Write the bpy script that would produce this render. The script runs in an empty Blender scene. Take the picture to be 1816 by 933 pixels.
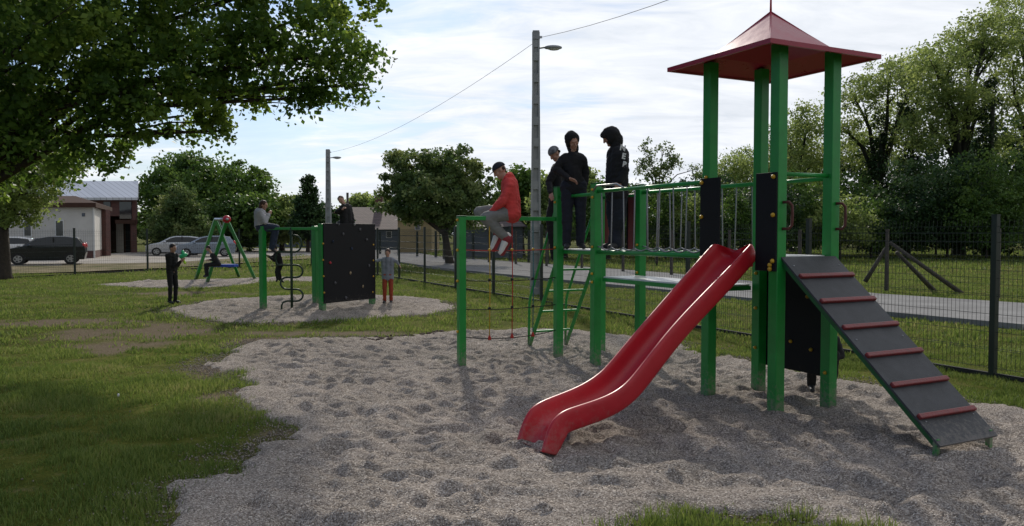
import bpy, bmesh, math, random
import numpy as np
from mathutils import Vector, Matrix
R = math.radians
random.seed(7); rng = np.random.default_rng(11)
scene = bpy.context.scene
C = scene.collection

# ------------------------------------------------------------------ camera
EYE = 1.6; FPX = 1416.0; HOR = 414.0; PW, PH = 1816.0, 933.0
pitch = math.atan((PH/2-HOR)/FPX)
cam = bpy.data.cameras.new('camera'); cam_o = bpy.data.objects.new('camera', cam); C.objects.link(cam_o)
cam.sensor_width = 36; cam.lens = 36*FPX/PW; cam.clip_end = 2000; cam.clip_start = 0.05
cam_o.location = (0, 0, EYE); cam_o.rotation_euler = (R(90)-pitch, 0, 0)
scene.camera = cam_o

def ray(px, py):
    u = (PH/2-py)/FPX
    return Vector(((px-PW/2)/FPX, math.cos(pitch)+u*math.sin(pitch), -math.sin(pitch)+u*math.cos(pitch)))
def G(px, py, z=0.0):            # survey helper: a measured point on the level z
    r = ray(px, py); return r*((z-EYE)/r.z)+Vector((0, 0, EYE))
def at(px, py, D):               # survey helper: a measured point at distance D
    r = ray(px, py); return r*(D/r.y)+Vector((0, 0, EYE))
def zpx(py, D): return at(908, py, D).z
def on_plane(px, py, P, n):
    r = ray(px, py); o = Vector((0, 0, EYE)); return o+r*((Vector(P)-o).dot(n)/r.dot(n))

# ------------------------------------------------------------------ light
SUN_EL, SUN_AZ = 31.0, -6.0      # azimuth measured from +Y towards +X
sd = Vector((math.sin(R(SUN_AZ))*math.cos(R(SUN_EL)), math.cos(R(SUN_AZ))*math.cos(R(SUN_EL)), math.sin(R(SUN_EL))))
sun = bpy.data.lights.new('sun', 'SUN'); sun.energy = 3.1; sun.angle = R(1.6); sun.color = (1, .93, .82)
sun_o = bpy.data.objects.new('sun', sun); C.objects.link(sun_o)
sun_o.rotation_euler = (-sd).to_track_quat('-Z', 'Y').to_euler(); sun_o.location = (0, 0, 30)
scene.view_settings.view_transform = 'Standard'; scene.view_settings.look = 'None'
scene.view_settings.gamma = 1; scene.view_settings.use_curve_mapping = False
scene.view_settings.exposure = 0.0

w = bpy.data.worlds.new('World'); scene.world = w; w.use_nodes = True
nt = w.node_tree; N = nt.nodes; L = nt.links; N.clear()
def nd(tree, t, **k):
    n = tree.nodes.new(t)
    for a, b in k.items(): setattr(n, a, b)
    return n
def mth(tree, op, a, b=None, c=None, clamp=False):
    n = tree.nodes.new('ShaderNodeMath'); n.operation = op; n.use_clamp = clamp
    for i, v in enumerate((a, b, c)):
        if v is None: continue
        if isinstance(v, (int, float)): n.inputs[i].default_value = v
        else: tree.links.new(v, n.inputs[i])
    return n.outputs[0]
out = nd(nt, 'ShaderNodeOutputWorld'); bg = nd(nt, 'ShaderNodeBackground')
sky = nd(nt, 'ShaderNodeTexSky', sky_type='NISHITA', sun_disc=False)
sky.sun_elevation = R(SUN_EL); sky.sun_rotation = R(SUN_AZ); sky.air_density = 1.2; sky.dust_density = 0.6; sky.ozone_density = 1.5
tc = nd(nt, 'ShaderNodeTexCoord'); sep = nd(nt, 'ShaderNodeSeparateXYZ'); L.new(tc.outputs['Generated'], sep.inputs[0])
zc = mth(nt, 'MAXIMUM', sep.outputs[2], 0.0)
den = mth(nt, 'ADD', zc, 0.21)
cx = mth(nt, 'DIVIDE', sep.outputs[0], den); cy = mth(nt, 'DIVIDE', sep.outputs[1], den)
comb = nd(nt, 'ShaderNodeCombineXYZ'); L.new(cx, comb.inputs[0]); L.new(cy, comb.inputs[1])
mp = nd(nt, 'ShaderNodeMapping'); mp.inputs['Rotation'].default_value = (0, 0, R(-14)); mp.inputs['Scale'].default_value = (0.7, 1.15, 1)
mp.inputs['Location'].default_value = (3.1, 1.7, 0)
L.new(comb.outputs[0], mp.inputs[0])
n1 = nd(nt, 'ShaderNodeTexNoise'); n1.inputs['Scale'].default_value = 1.3; n1.inputs['Detail'].default_value = 9; n1.inputs['Roughness'].default_value = .6; n1.inputs['Distortion'].default_value = .35
L.new(mp.outputs[0], n1.inputs[0])
mp2 = nd(nt, 'ShaderNodeMapping'); mp2.inputs['Rotation'].default_value = (0, 0, R(-30)); mp2.inputs['Scale'].default_value = (1.3, 2.9, 1)
L.new(comb.outputs[0], mp2.inputs[0])
n2 = nd(nt, 'ShaderNodeTexNoise'); n2.inputs['Scale'].default_value = 2.2; n2.inputs['Detail'].default_value = 8; n2.inputs['Roughness'].default_value = .62; n2.inputs['Distortion'].default_value = .5
L.new(mp2.outputs[0], n2.inputs[0])
# more cover towards the right, blue gaps on the left
bias = mth(nt, 'MULTIPLY_ADD', sep.outputs[0], 0.46, 0.172)
s1 = mth(nt, 'MULTIPLY', n1.outputs[0], 0.75); s2 = mth(nt, 'MULTIPLY', n2.outputs[0], 0.5)
ss = mth(nt, 'ADD', mth(nt, 'ADD', s1, s2), bias)
cr = nd(nt, 'ShaderNodeMapRange', interpolation_type='SMOOTHSTEP'); cr.inputs[1].default_value = .56; cr.inputs[2].default_value = .86
cr.inputs[3].default_value = .12; cr.inputs[4].default_value = 1
L.new(ss, cr.inputs[0])
# clouds are brighter round the sun and dimmer behind the viewer
dot = nd(nt, 'ShaderNodeVectorMath', operation='DOT_PRODUCT'); L.new(tc.outputs['Generated'], dot.inputs[0]); dot.inputs[1].default_value = sd
br = nd(nt, 'ShaderNodeMapRange'); br.inputs[1].default_value = -.2; br.inputs[2].default_value = .95; br.inputs[3].default_value = 5.9; br.inputs[4].default_value = 10.3
L.new(dot.outputs['Value'], br.inputs[0])
tv = nd(nt, 'ShaderNodeMapRange'); tv.inputs[1].default_value = .3; tv.inputs[2].default_value = .7; tv.inputs[3].default_value = .86; tv.inputs[4].default_value = 1.08
L.new(n2.outputs[0], tv.inputs[0])
cb = mth(nt, 'MULTIPLY', br.outputs[0], tv.outputs[0])
cc = nd(nt, 'ShaderNodeCombineXYZ')
L.new(mth(nt, 'MULTIPLY', cb, mth(nt, 'MULTIPLY_ADD', tv.outputs[0], .35, .585)), cc.inputs[0]); L.new(mth(nt, 'MULTIPLY', cb, mth(nt, 'MULTIPLY_ADD', tv.outputs[0], .18, .79)), cc.inputs[1]); L.new(mth(nt, 'MULTIPLY', cb, 1.03), cc.inputs[2])
mx = nd(nt, 'ShaderNodeMix', data_type='RGBA'); lowf = nd(nt, 'ShaderNodeMapRange'); lowf.inputs[1].default_value = .0; lowf.inputs[2].default_value = .17; lowf.inputs[3].default_value = .62; lowf.inputs[4].default_value = 0; L.new(zc, lowf.inputs[0]); L.new(mth(nt, 'ADD', cr.outputs[0], lowf.outputs[0], clamp=True), mx.inputs[0]); tint = nd(nt, 'ShaderNodeMix', data_type='RGBA', blend_type='MULTIPLY'); tint.inputs[0].default_value = 1; tint.inputs[7].default_value = (.56, .72, 1.0, 1); L.new(sky.outputs[0], tint.inputs[6]); L.new(tint.outputs[2], mx.inputs[6]); L.new(cc.outputs[0], mx.inputs[7])
L.new(mx.outputs[2], bg.inputs[0]); bg.inputs[1].default_value = 0.1; L.new(bg.outputs[0], out.inputs[0])

# ------------------------------------------------------------------ materials
def mat(name, col, rough=.6, metal=0, var=0.0, vscale=8.0, bump=0.0, bscale=60.0, col2=None, spec=.5, coat=0.0, dirt=0.0):
    m = bpy.data.materials.new(name); m.use_nodes = True; t = m.node_tree; b = t.nodes['Principled BSDF']
    b.inputs['Roughness'].default_value = rough; b.inputs['Metallic'].default_value = metal
    b.inputs['Specular IOR Level'].default_value = spec; b.inputs['Coat Weight'].default_value = coat
    c2 = col2 or tuple(c*(1-var) for c in col)
    tcn = nd(t, 'ShaderNodeTexCoord')
    nz = nd(t, 'ShaderNodeTexNoise'); nz.inputs['Scale'].default_value = vscale; nz.inputs['Detail'].default_value = 6; nz.inputs['Roughness'].default_value = .65
    t.links.new(tcn.outputs['Object'], nz.inputs[0])
    r = nd(t, 'ShaderNodeValToRGB'); r.color_ramp.elements[0].position = .32; r.color_ramp.elements[1].position = .68
    r.color_ramp.elements[0].color = (*c2, 1); r.color_ramp.elements[1].color = (*col, 1)
    t.links.new(nz.outputs[0], r.inputs[0]); t.links.new(r.outputs[0], b.inputs['Base Color'])
    rr = mth(t, 'MULTIPLY_ADD', nz.outputs[0], .25, rough-.12, clamp=True); t.links.new(rr, b.inputs['Roughness'])
    if dirt:
        sz = nd(t, 'ShaderNodeSeparateXYZ'); t.links.new(tcn.outputs['Object'], sz.inputs[0])
        n5 = nd(t, 'ShaderNodeTexNoise'); n5.inputs['Scale'].default_value = 26; n5.inputs['Detail'].default_value = 6; n5.inputs['Roughness'].default_value = .75; t.links.new(tcn.outputs['Object'], n5.inputs[0])
        low = mth(t, 'SUBTRACT', 1.0, mth(t, 'DIVIDE', sz.outputs[2], .42), clamp=True)
        spl = mth(t, 'MULTIPLY', mth(t, 'SUBTRACT', mth(t, 'ADD', n5.outputs[0], mth(t, 'MULTIPLY', low, .36)), .68, clamp=True), 5, clamp=True)
        chip = mth(t, 'MULTIPLY', mth(t, 'SUBTRACT', n5.outputs[0], .69, clamp=True), 14, clamp=True)
        dm = nd(t, 'ShaderNodeMix', data_type='RGBA'); t.links.new(mth(t, 'MULTIPLY', mth(t, 'MAXIMUM', spl, chip), dirt), dm.inputs[0]); t.links.new(r.outputs[0], dm.inputs[6]); dm.inputs[7].default_value = (.24, .21, .18, 1)
        t.links.new(dm.outputs[2], b.inputs['Base Color'])
    if bump:
        n3 = nd(t, 'ShaderNodeTexNoise'); n3.inputs['Scale'].default_value = bscale; n3.inputs['Detail'].default_value = 5
        t.links.new(tcn.outputs['Object'], n3.inputs[0])
        bp = nd(t, 'ShaderNodeBump'); bp.inputs['Strength'].default_value = bump; bp.inputs['Distance'].default_value = .02
        t.links.new(n3.outputs[0], bp.inputs['Height']); t.links.new(bp.outputs[0], b.inputs['Normal'])
    return m
def leafmat(name, c1, c2, c3, trans=.45, scale=.8):
    m = bpy.data.materials.new(name); m.use_nodes = True; t = m.node_tree; b = t.nodes['Principled BSDF']; o = t.nodes['Material Output']
    tcn = nd(t, 'ShaderNodeTexCoord')
    nz = nd(t, 'ShaderNodeTexNoise'); nz.inputs['Scale'].default_value = scale; nz.inputs['Detail'].default_value = 3
    t.links.new(tcn.outputs['Object'], nz.inputs[0])
    att = nd(t, 'ShaderNodeAttribute', attribute_name='rnd')
    s = mth(t, 'ADD', mth(t, 'MULTIPLY', nz.outputs[0], .6), mth(t, 'MULTIPLY', att.outputs['Fac'], .45))
    r = nd(t, 'ShaderNodeValToRGB'); e = r.color_ramp.elements
    e[0].position = .3; e[0].color = (*c1, 1); e[1].position = .75; e[1].color = (*c3, 1); x = e.new(.52); x.color = (*c2, 1)
    if name == 'grass_blades': x = e.new(.90); x.color = (.28, .24, .11, 1)
    t.links.new(s, r.inputs[0]); t.links.new(r.outputs[0], b.inputs['Base Color']); b.inputs['Roughness'].default_value = .55
    b.inputs['Specular IOR Level'].default_value = .3
    tr = nd(t, 'ShaderNodeBsdfTranslucent'); 
    hs = nd(t, 'ShaderNodeHueSaturation'); hs.inputs['Value'].default_value = 1.7; hs.inputs['Hue'].default_value = .485; t.links.new(r.outputs[0], hs.inputs['Color'])
    t.links.new(hs.outputs[0], tr.inputs[0])
    mxs = nd(t, 'ShaderNodeMixShader'); mxs.inputs[0].default_value = trans
    t.links.new(b.outputs[0], mxs.inputs[1]); t.links.new(tr.outputs[0], mxs.inputs[2]); t.links.new(mxs.outputs[0], o.inputs[0])
    return m
M = {}
M['green'] = mat('green_paint', (.014, .27, .045), .36, var=.25, vscale=5, bump=.08, bscale=30, dirt=.75)
M['greend'] = mat('dark_green_paint', (.008, .11, .028), .4, var=.2)
M['snake'] = mat('snake_paint', (.006, .035, .016), .45, var=.3)
M['red'] = mat('red_plastic', (.46, .010, .022), .4, var=.16, vscale=4, bump=.04, bscale=18, dirt=.30)
M['roofred'] = mat('roof_red', (.36, .022, .05), .3, var=.18, vscale=5, bump=.05, bscale=9)
M['black'] = mat('black_panel', (.010, .010, .012), .6, spec=.2, var=.3, vscale=7, bump=.08, bscale=90, dirt=.25)
M['rampblack'] = mat('ramp_black', (.060, .062, .068), .6, col2=(.020, .022, .026), vscale=4.5, bump=.25, bscale=160, dirt=.42)
M['cleat'] = mat('cleat_red', (.22, .02, .022), .45, var=.4, vscale=20, bump=.2)
M['deck'] = mat('deck_white', (.66, .66, .66), .3, var=.25)
M['yellow'] = mat('bolt_yellow', (.62, .36, .02), .4, var=.3)
M['rope'] = mat('white_rope', (.34, .34, .35), .8, var=.4, vscale=60)
M['ropeY'] = mat('yellow_rope', (.55, .33, .02), .8, var=.3, vscale=60)
M['ropeR'] = mat('red_rope', (.45, .03, .02), .8, var=.3, vscale=60)
M['ropeT'] = mat('teal_rope', (.02, .14, .16), .8, var=.3, vscale=60)
M['ropeK'] = mat('black_rope', (.012, .012, .013), .8)
M['steel'] = mat('galvanised', (.42, .43, .44), .38, metal=.8, var=.3, vscale=12)
M['handle'] = mat('handle_brown', (.10, .02, .014), .6, var=.3)
M['fence'] = mat('fence_dark', (.012, .022, .016), .45, var=.3)
M['concrete'] = mat('pole_concrete', (.34, .35, .36), .85, col2=(.24, .25, .26), vscale=3, bump=.2, bscale=25)
M['plinth'] = mat('plinth', (.04, .04, .035), .95, col2=(.02, .02, .018), vscale=6, bump=.3)
M['bark'] = mat('bark', (.055, .042, .032), .95, col2=(.025, .02, .016), vscale=14, bump=.9, bscale=22)
M['ivybark'] = mat('ivy_bark', (.03, .03, .018), .95, col2=(.014, .018, .008), vscale=6, bump=.9, bscale=14)
M['oldwood'] = mat('old_wood', (.10, .085, .07), .9, col2=(.04, .035, .03), vscale=16, bump=.5)
M['skin'] = mat('skin', (.42, .235, .17), .55, var=.12, vscale=20)
M['lip'] = mat('lip', (.30, .11, .09), .5)
M['eye'] = mat('eye_dark', (.03, .02, .018), .3)
M['kcloth'] = mat('black_cloth', (.010, .010, .012), .9, var=.4, vscale=14, bump=.5, bscale=14)
M['ncloth'] = mat('navy_cloth', (.014, .017, .030), .9, var=.4, vscale=14, bump=.5, bscale=14)
M['rcloth'] = mat('red_cloth', (.62, .055, .05), .85, var=.25, vscale=10, bump=.6, bscale=13)
M['gcloth'] = mat('grey_cloth', (.21, .21, .20), .9, var=.25, vscale=10, bump=.6, bscale=13)
M['lcloth'] = mat('light_grey_cloth', (.42, .42, .46), .9, var=.22, vscale=9, bump=.6, bscale=12)
M['bcloth'] = mat('blue_grey_cloth', (.20, .22, .26), .9, var=.2, vscale=9, bump=.6, bscale=12)
M['ocloth'] = mat('orange_cloth', (.30, .045, .018), .85, var=.25, bump=.5, bscale=13)
M['denim'] = mat('denim', (.03, .045, .085), .9, var=.35, vscale=22, bump=.4)
M['white'] = mat('white_patch', (.62, .62, .62), .7, var=.12)
M['hair'] = mat('dark_hair', (.018, .011, .008), .6, var=.4, vscale=40, bump=.8, bscale=80)
M['hairb'] = mat('brown_hair', (.06, .025, .014), .6, var=.4, vscale=40, bump=.8, bscale=80)
M['pattern'] = mat('pattern_cloth', (.24, .25, .26), .9, col2=(.01, .012, .02), vscale=22, bump=.3)
M['shoe'] = mat('dark_shoe', (.02, .02, .022), .6)
M['blue'] = mat('blue_seat', (.02, .07, .42), .45, var=.2)
M['gun'] = mat('green_toy', (.03, .50, .20), .35); M['lime'] = mat('lime_toy', (.45, .75, .03), .35)
M['rubber'] = mat('rubber', (.016, .016, .016), .85)
M['rim'] = mat('rim', (.35, .36, .37), .3, metal=.8)
M['glass'] = mat('car_glass', (.02, .024, .028), .12, spec=.45)
M['wglass'] = mat('window_glass', (.02, .024, .028), .08, spec=.8)
M['cardark'] = mat('car_dark', (.010, .014, .016), .3, coat=.25, spec=.4)
M['carsilver'] = mat('car_silver', (.42, .44, .47), .28, metal=.35, coat=.7)
M['carblue'] = mat('car_blue_grey', (.20, .245, .31), .28, metal=.35, coat=.7)
M['carwhite'] = mat('car_white', (.62, .62, .62), .3, coat=.6)
M['tail'] = mat('tail_lamp', (.5, .02, .015), .25); M['headl'] = mat('headlamp', (.6, .62, .64), .15)
M['wall'] = mat('render_wall', (.58, .56, .52), .9, col2=(.49, .47, .43), vscale=.9, bump=.15, bscale=20)
M['plast'] = mat('plaster_yellow', (.38, .29, .15), .9, var=.2, vscale=.8)
M['greywall'] = mat('grey_wall', (.12, .14, .17), .9, var=.3, vscale=.7)
M['brown'] = mat('brown_fascia', (.075, .042, .032), .95, var=.3, vscale=2, spec=.1)
M['frame'] = mat('white_frame', (.6, .6, .58), .5)
def tiled(name, c1, c2, mortar, sx, sy, rough=.85, msize=.02, axis='XZ'):
    m = bpy.data.materials.new(name); m.use_nodes = True; t = m.node_tree; b = t.nodes['Principled BSDF']; b.inputs['Roughness'].default_value = rough
    tcn = nd(t, 'ShaderNodeTexCoord'); s = nd(t, 'ShaderNodeSeparateXYZ'); t.links.new(tcn.outputs['Object'], s.inputs[0])
    c = nd(t, 'ShaderNodeCombineXYZ'); t.links.new(mth(t, 'ADD', s.outputs[0], s.outputs[1]), c.inputs[0]); t.links.new(s.outputs[2], c.inputs[1])
    br_ = nd(t, 'ShaderNodeTexBrick'); t.links.new(c.outputs[0], br_.inputs[0]); br_.inputs['Scale'].default_value = 1
    br_.inputs['Brick Width'].default_value = sx; br_.inputs['Row Height'].default_value = sy; br_.inputs['Mortar Size'].default_value = msize
    br_.inputs['Color1'].default_value = (*c1, 1); br_.inputs['Color2'].default_value = (*c2, 1); br_.inputs['Mortar'].default_value = (*mortar, 1)
    t.links.new(br_.outputs[0], b.inputs['Base Color']); return m
M['brick'] = tiled('brick', (.125, .042, .034), (.085, .03, .025), (.11, .09, .08), .26, .08, msize=.008)
M['tile'] = tiled('roof_tile', (.13, .085, .075), (.09, .06, .055), (.03, .025, .022), .3, .16, msize=.02)
M['metalroof'] = tiled('metal_roof', (.55, .56, .58), (.48, .49, .5), (.3, .3, .31), .5, 30, rough=.35, msize=.03)

# ------------------------------------------------------------------ object helpers
def wloc(o):
    v = Vector((0, 0, 0))
    while o: v += o.location; o = o.parent
    return v
def tag(o, label, cat, group=None, kind=None):
    if label: o['label'] = label
    if cat: o['category'] = cat
    if group: o['group'] = group
    if kind: o['kind'] = kind
    return o
def thing(name, label, cat, loc=(0, 0, 0), group=None):
    o = bpy.data.objects.new(name, None); C.objects.link(o); o.location = loc; o.empty_display_size = .2
    return tag(o, label, cat, group)
def link(name, me, parent=None, sub=True):
    o = bpy.data.objects.new(name, me); C.objects.link(o)
    if parent:
        if sub: me.transform(Matrix.Translation(-wloc(parent)))
        o.parent = parent
    return o
def obj(name, bm, m, parent=None, smooth=False, bevel=0):
    if bm.faces: bmesh.ops.recalc_face_normals(bm, faces=bm.faces)
    me = bpy.data.meshes.new(name); bm.to_mesh(me); bm.free()
    for x in (m if isinstance(m, (list, tuple)) else [m]): me.materials.append(x)
    if smooth: me.polygons.foreach_set('use_smooth', [True]*len(me.polygons))
    o = link(name, me, parent)
    if bevel:
        b = o.modifiers.new('bevel', 'BEVEL'); b.width = bevel; b.segments = 2; b.limit_method = 'ANGLE'
    return o
def box(bm, c, d, u=(1, 0, 0), v=None, mi=0):
    u = Vector(u).normalized(); wv = Vector((0, 0, 1)) if v is None else None
    if v is None: v = wv.cross(u)
    v = Vector(v).normalized(); wz = u.cross(v)
    c = Vector(c); vs = []
    for sx in (-.5, .5):
        for sy in (-.5, .5):
            for sz in (-.5, .5):
                vs.append(bm.verts.new(c+u*d[0]*sx+v*d[1]*sy+wz*d[2]*sz))
    for f in ((0, 1, 3, 2), (4, 6, 7, 5), (0, 4, 5, 1), (2, 3, 7, 6), (0, 2, 6, 4), (1, 5, 7, 3)):
        bm.faces.new([vs[i] for i in f]).material_index = mi
def frame_of(t):
    t = t.normalized(); a = Vector((0, 0, 1)) if abs(t.z) < .9 else Vector((1, 0, 0))
    n = t.cross(a).normalized(); return n, t.cross(n).normalized()
def tube(bm, pts, r, n=8, caps=True, mi=0):
    pts = [Vector(p) for p in pts]; rs = r if isinstance(r, (list, tuple)) else [r]*len(pts)
    rings = []; prev = None
    for i, p in enumerate(pts):
        t = (pts[min(i+1, len(pts)-1)]-pts[max(i-1, 0)])
        if prev is None: a, b = frame_of(t)
        else:
            tn = t.normalized(); a = (prev-tn*prev.dot(tn)).normalized(); b = tn.cross(a)
        prev = a
        rings.append([bm.verts.new(p+(a*math.cos(k*2*math.pi/n)+b*math.sin(k*2*math.pi/n))*rs[i]) for k in range(n)])
    for i in range(len(rings)-1):
        for k in range(n):
            bm.faces.new((rings[i][k], rings[i][(k+1) % n], rings[i+1][(k+1) % n], rings[i+1][k])).material_index = mi
    if caps:
        bm.faces.new(rings[0][::-1]).material_index = mi; bm.faces.new(rings[-1]).material_index = mi
def bar(bm, a, b, wd, hd, side=None, mi=0):
    a = Vector(a); b = Vector(b); t = (b-a)
    if side is None: side = Vector((0, 0, 1)).cross(t)
    box(bm, (a+b)/2, (t.length, wd, hd), t, side, mi)
def capsule(bm, p0, r0, p1, r1, n=12, h=4):
    p0 = Vector(p0); p1 = Vector(p1); t = p1-p0
    if t.length < 1e-5: t = Vector((0, 0, 1e-4)); p1 = p0+t
    tn = t.normalized(); a, b = frame_of(tn); rings = []
    prof = [(p0-tn*r0*math.cos(q), r0*math.sin(q)) for q in [math.pi/2*i/h for i in range(1, h+1)]]
    prof += [(p1+tn*r1*math.sin(q), r1*math.cos(q)) for q in [math.pi/2*i/h for i in range(0, h)]]
    for c, rr in prof: rings.append([bm.verts.new(c+(a*math.cos(k*2*math.pi/n)+b*math.sin(k*2*math.pi/n))*rr) for k in range(n)])
    v0 = bm.verts.new(p0-tn*r0); v1 = bm.verts.new(p1+tn*r1)
    for i in range(len(rings)-1):
        for k in range(n): bm.faces.new((rings[i][k], rings[i][(k+1) % n], rings[i+1][(k+1) % n], rings[i+1][k]))
    for k in range(n):
        bm.faces.new((v0, rings[0][(k+1) % n], rings[0][k])); bm.faces.new((v1, rings[-1][k], rings[-1][(k+1) % n]))
def ellip(bm, c, r, rot=None, seg=14):
    m = Matrix.Translation(Vector(c)) @ (rot.to_4x4() if rot else Matrix.Identity(4)) @ Matrix.Diagonal((*r, 1))
    bmesh.ops.create_uvsphere(bm, u_segments=seg, v_segments=seg//2+2, radius=1, matrix=m)
def prism(bm, pts, off, mi=0):      # closed outline pts extruded by vector off
    a = [bm.verts.new(Vector(p)) for p in pts]; b = [bm.verts.new(Vector(p)+Vector(off)) for p in pts]
    bm.faces.new(a[::-1]).material_index = mi; bm.faces.new(b).material_index = mi; n = len(a)
    for i in range(n): bm.faces.new((a[i], a[(i+1) % n], b[(i+1) % n], b[i])).material_index = mi
def remesh(bm, vox, smooth=3):
    me = bpy.data.meshes.new('tmp'); bm.to_mesh(me); bm.free(); o = bpy.data.objects.new('tmp', me); C.objects.link(o)
    r = o.modifiers.new('r', 'REMESH'); r.mode = 'VOXEL'; r.voxel_size = vox
    s = o.modifiers.new('s', 'SMOOTH'); s.iterations = smooth; s.factor = .6
    dg = bpy.context.evaluated_depsgraph_get(); dg.update()
    res = bpy.data.meshes.new_from_object(o.evaluated_get(dg)); bpy.data.objects.remove(o); bpy.data.meshes.remove(me)
    res.polygons.foreach_set('use_smooth', [True]*len(res.polygons)); return res

# numpy value noise
_lat = rng.random((256, 256))
def vnoise(x, y):
    xi = np.floor(x).astype(int); yi = np.floor(y).astype(int); fx = x-xi; fy = y-yi
    fx = fx*fx*(3-2*fx); fy = fy*fy*(3-2*fy); g = lambda a, b: _lat[a % 256, b % 256]
    return (g(xi, yi)*(1-fx)+g(xi+1, yi)*fx)*(1-fy)+(g(xi, yi+1)*(1-fx)+g(xi+1, yi+1)*fx)*fy
def fbm(x, y, o=4):
    s = 0; a = .5; t = 0
    for i in range(o): s = s+a*vnoise(x*2**i+i*17.3, y*2**i+i*9.1); t += a; a *= .5
    return s/t
def inpoly(x, y, poly):
    r = np.zeros(x.shape, bool); n = len(poly)
    for i in range(n):
        x1, y1 = poly[i]; x2, y2 = poly[(i+1) % n]
        c = ((y1 > y) != (y2 > y)) & (x < (x2-x1)*(y-y1)/((y2-y1) if y2 != y1 else 1e-9)+x1); r ^= c
    return r
def polydist(x, y, poly):
    d = np.full(x.shape, 1e9); n = len(poly)
    for i in range(n):
        x1, y1 = poly[i]; x2, y2 = poly[(i+1) % n]; dx, dy = x2-x1, y2-y1
        t = np.clip(((x-x1)*dx+(y-y1)*dy)/(dx*dx+dy*dy+1e-12), 0, 1)
        d = np.minimum(d, np.hypot(x-x1-t*dx, y-y1-t*dy))
    return np.where(inpoly(x, y, poly), d, -d)
def npmesh(name, V, F, m, parent=None, rnd=None, smooth=False):
    me = bpy.data.meshes.new(name); V = np.asarray(V, np.float32); F = np.asarray(F, np.int32); k = F.shape[1]
    me.vertices.add(len(V)); me.vertices.foreach_set('co', V.ravel()); me.loops.add(F.size); me.loops.foreach_set('vertex_index', F.ravel())
    me.polygons.add(len(F)); me.polygons.foreach_set('loop_start', np.arange(0, F.size, k, dtype=np.int32)); me.update(calc_edges=True)
    if rnd is not None:
        a = me.attributes.new('rnd', 'FLOAT', 'FACE'); a.data.foreach_set('value', np.asarray(rnd, np.float32))
    if smooth: me.polygons.foreach_set('use_smooth', np.ones(len(F), bool))
    me.materials.append(m); return link(name, me, parent)
def gridmesh(name, xs, ys, zf, m):
    X, Y = np.meshgrid(xs, ys); Z = zf(X, Y); V = np.stack([X, Y, Z], -1).reshape(-1, 3); nx = len(xs)
    i = np.arange(len(ys)-1)[:, None]*nx+np.arange(nx-1)[None]; i = i.ravel()
    return npmesh(name, V, np.stack([i, i+1, i+nx+1, i+nx], 1), m, smooth=True)

# ================================================================== SETTING
def gxy(l): return [tuple(G(*p)[:2]) for p in l]
POLY_A = gxy([(460, 603), (560, 600), (700, 597), (800, 586), (960, 580), (1040, 584), (1115, 594), (1200, 612), (1330, 640), (1484, 668), (1600, 688), (1681, 700), (1816, 724), (2100, 775),
              (2300, 1100), (1900, 1060), (1640, 990), (1560, 965), (1450, 930), (1330, 915), (1235, 917), (1170, 940), (1110, 990), (1000, 1200), (250, 1200), (300, 990), (338, 925), (350, 890), (318, 858), (400, 815), (500, 772),
              (505, 757), (440, 740), (430, 715), (410, 680), (372, 645), (400, 620)])
POLY_B = gxy([(290, 547), (350, 536), (430, 528), (520, 523), (620, 521), (720, 525), (790, 534), (812, 545), (790, 556), (700, 562), (600, 567), (500, 573), (400, 572), (310, 562)])
POLY_C = gxy([(165, 505), (240, 499), (330, 496), (430, 493), (560, 491), (640, 492), (600, 497), (470, 500), (400, 508), (330, 512), (230, 509)])
BARE = [(tuple(G(245, 588)[:2]), 1.0, 1.3), (tuple(G(215, 612)[:2]), .6, .8), (tuple(G(120, 572)[:2]), 1.5, .6), (tuple(G(400, 650)[:2]), .35, .9), (tuple(G(395, 700)[:2]), .22, .3), (tuple(G(560, 590)[:2]), 1.2, .3),
        (tuple(G(490, 765)[:2]), .12, .1), (tuple(G(470, 605)[:2]), .8, .4), (tuple(G(330, 520)[:2]), 1.6, .6)]
def wob(x, y): return (fbm(x*1.3+5, y*1.3+3, 5)-.5)*.9+(fbm(x*6, y*6, 3)-.5)*.34+(fbm(x*17, y*17, 2)-.5)*.16
def dA(x, y): return polydist(x, y, POLY_A)+wob(x, y)*.8
def dB(x, y): return polydist(x, y, POLY_B)+wob(x+9, y)*.5
def dC(x, y): return polydist(x, y, POLY_C)+wob(x, y+7)*.7
def bare(x, y):
    r = np.zeros_like(x)
    for (c, rx, ry) in BARE:
        q = ((x-c[0])/rx/1.15)**2+((y-c[1])/ry/1.25)**2; r = np.maximum(r, np.clip(1.25-q+(fbm(x*2.2, y*2.2)-.5)*2.6, 0, 1))
    return r
def lawnz(x, y): return (fbm(x*.5, y*.5, 3)-.5)*.05+(fbm(x*4, y*4, 2)-.5)*.012*(y < 25)

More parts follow.
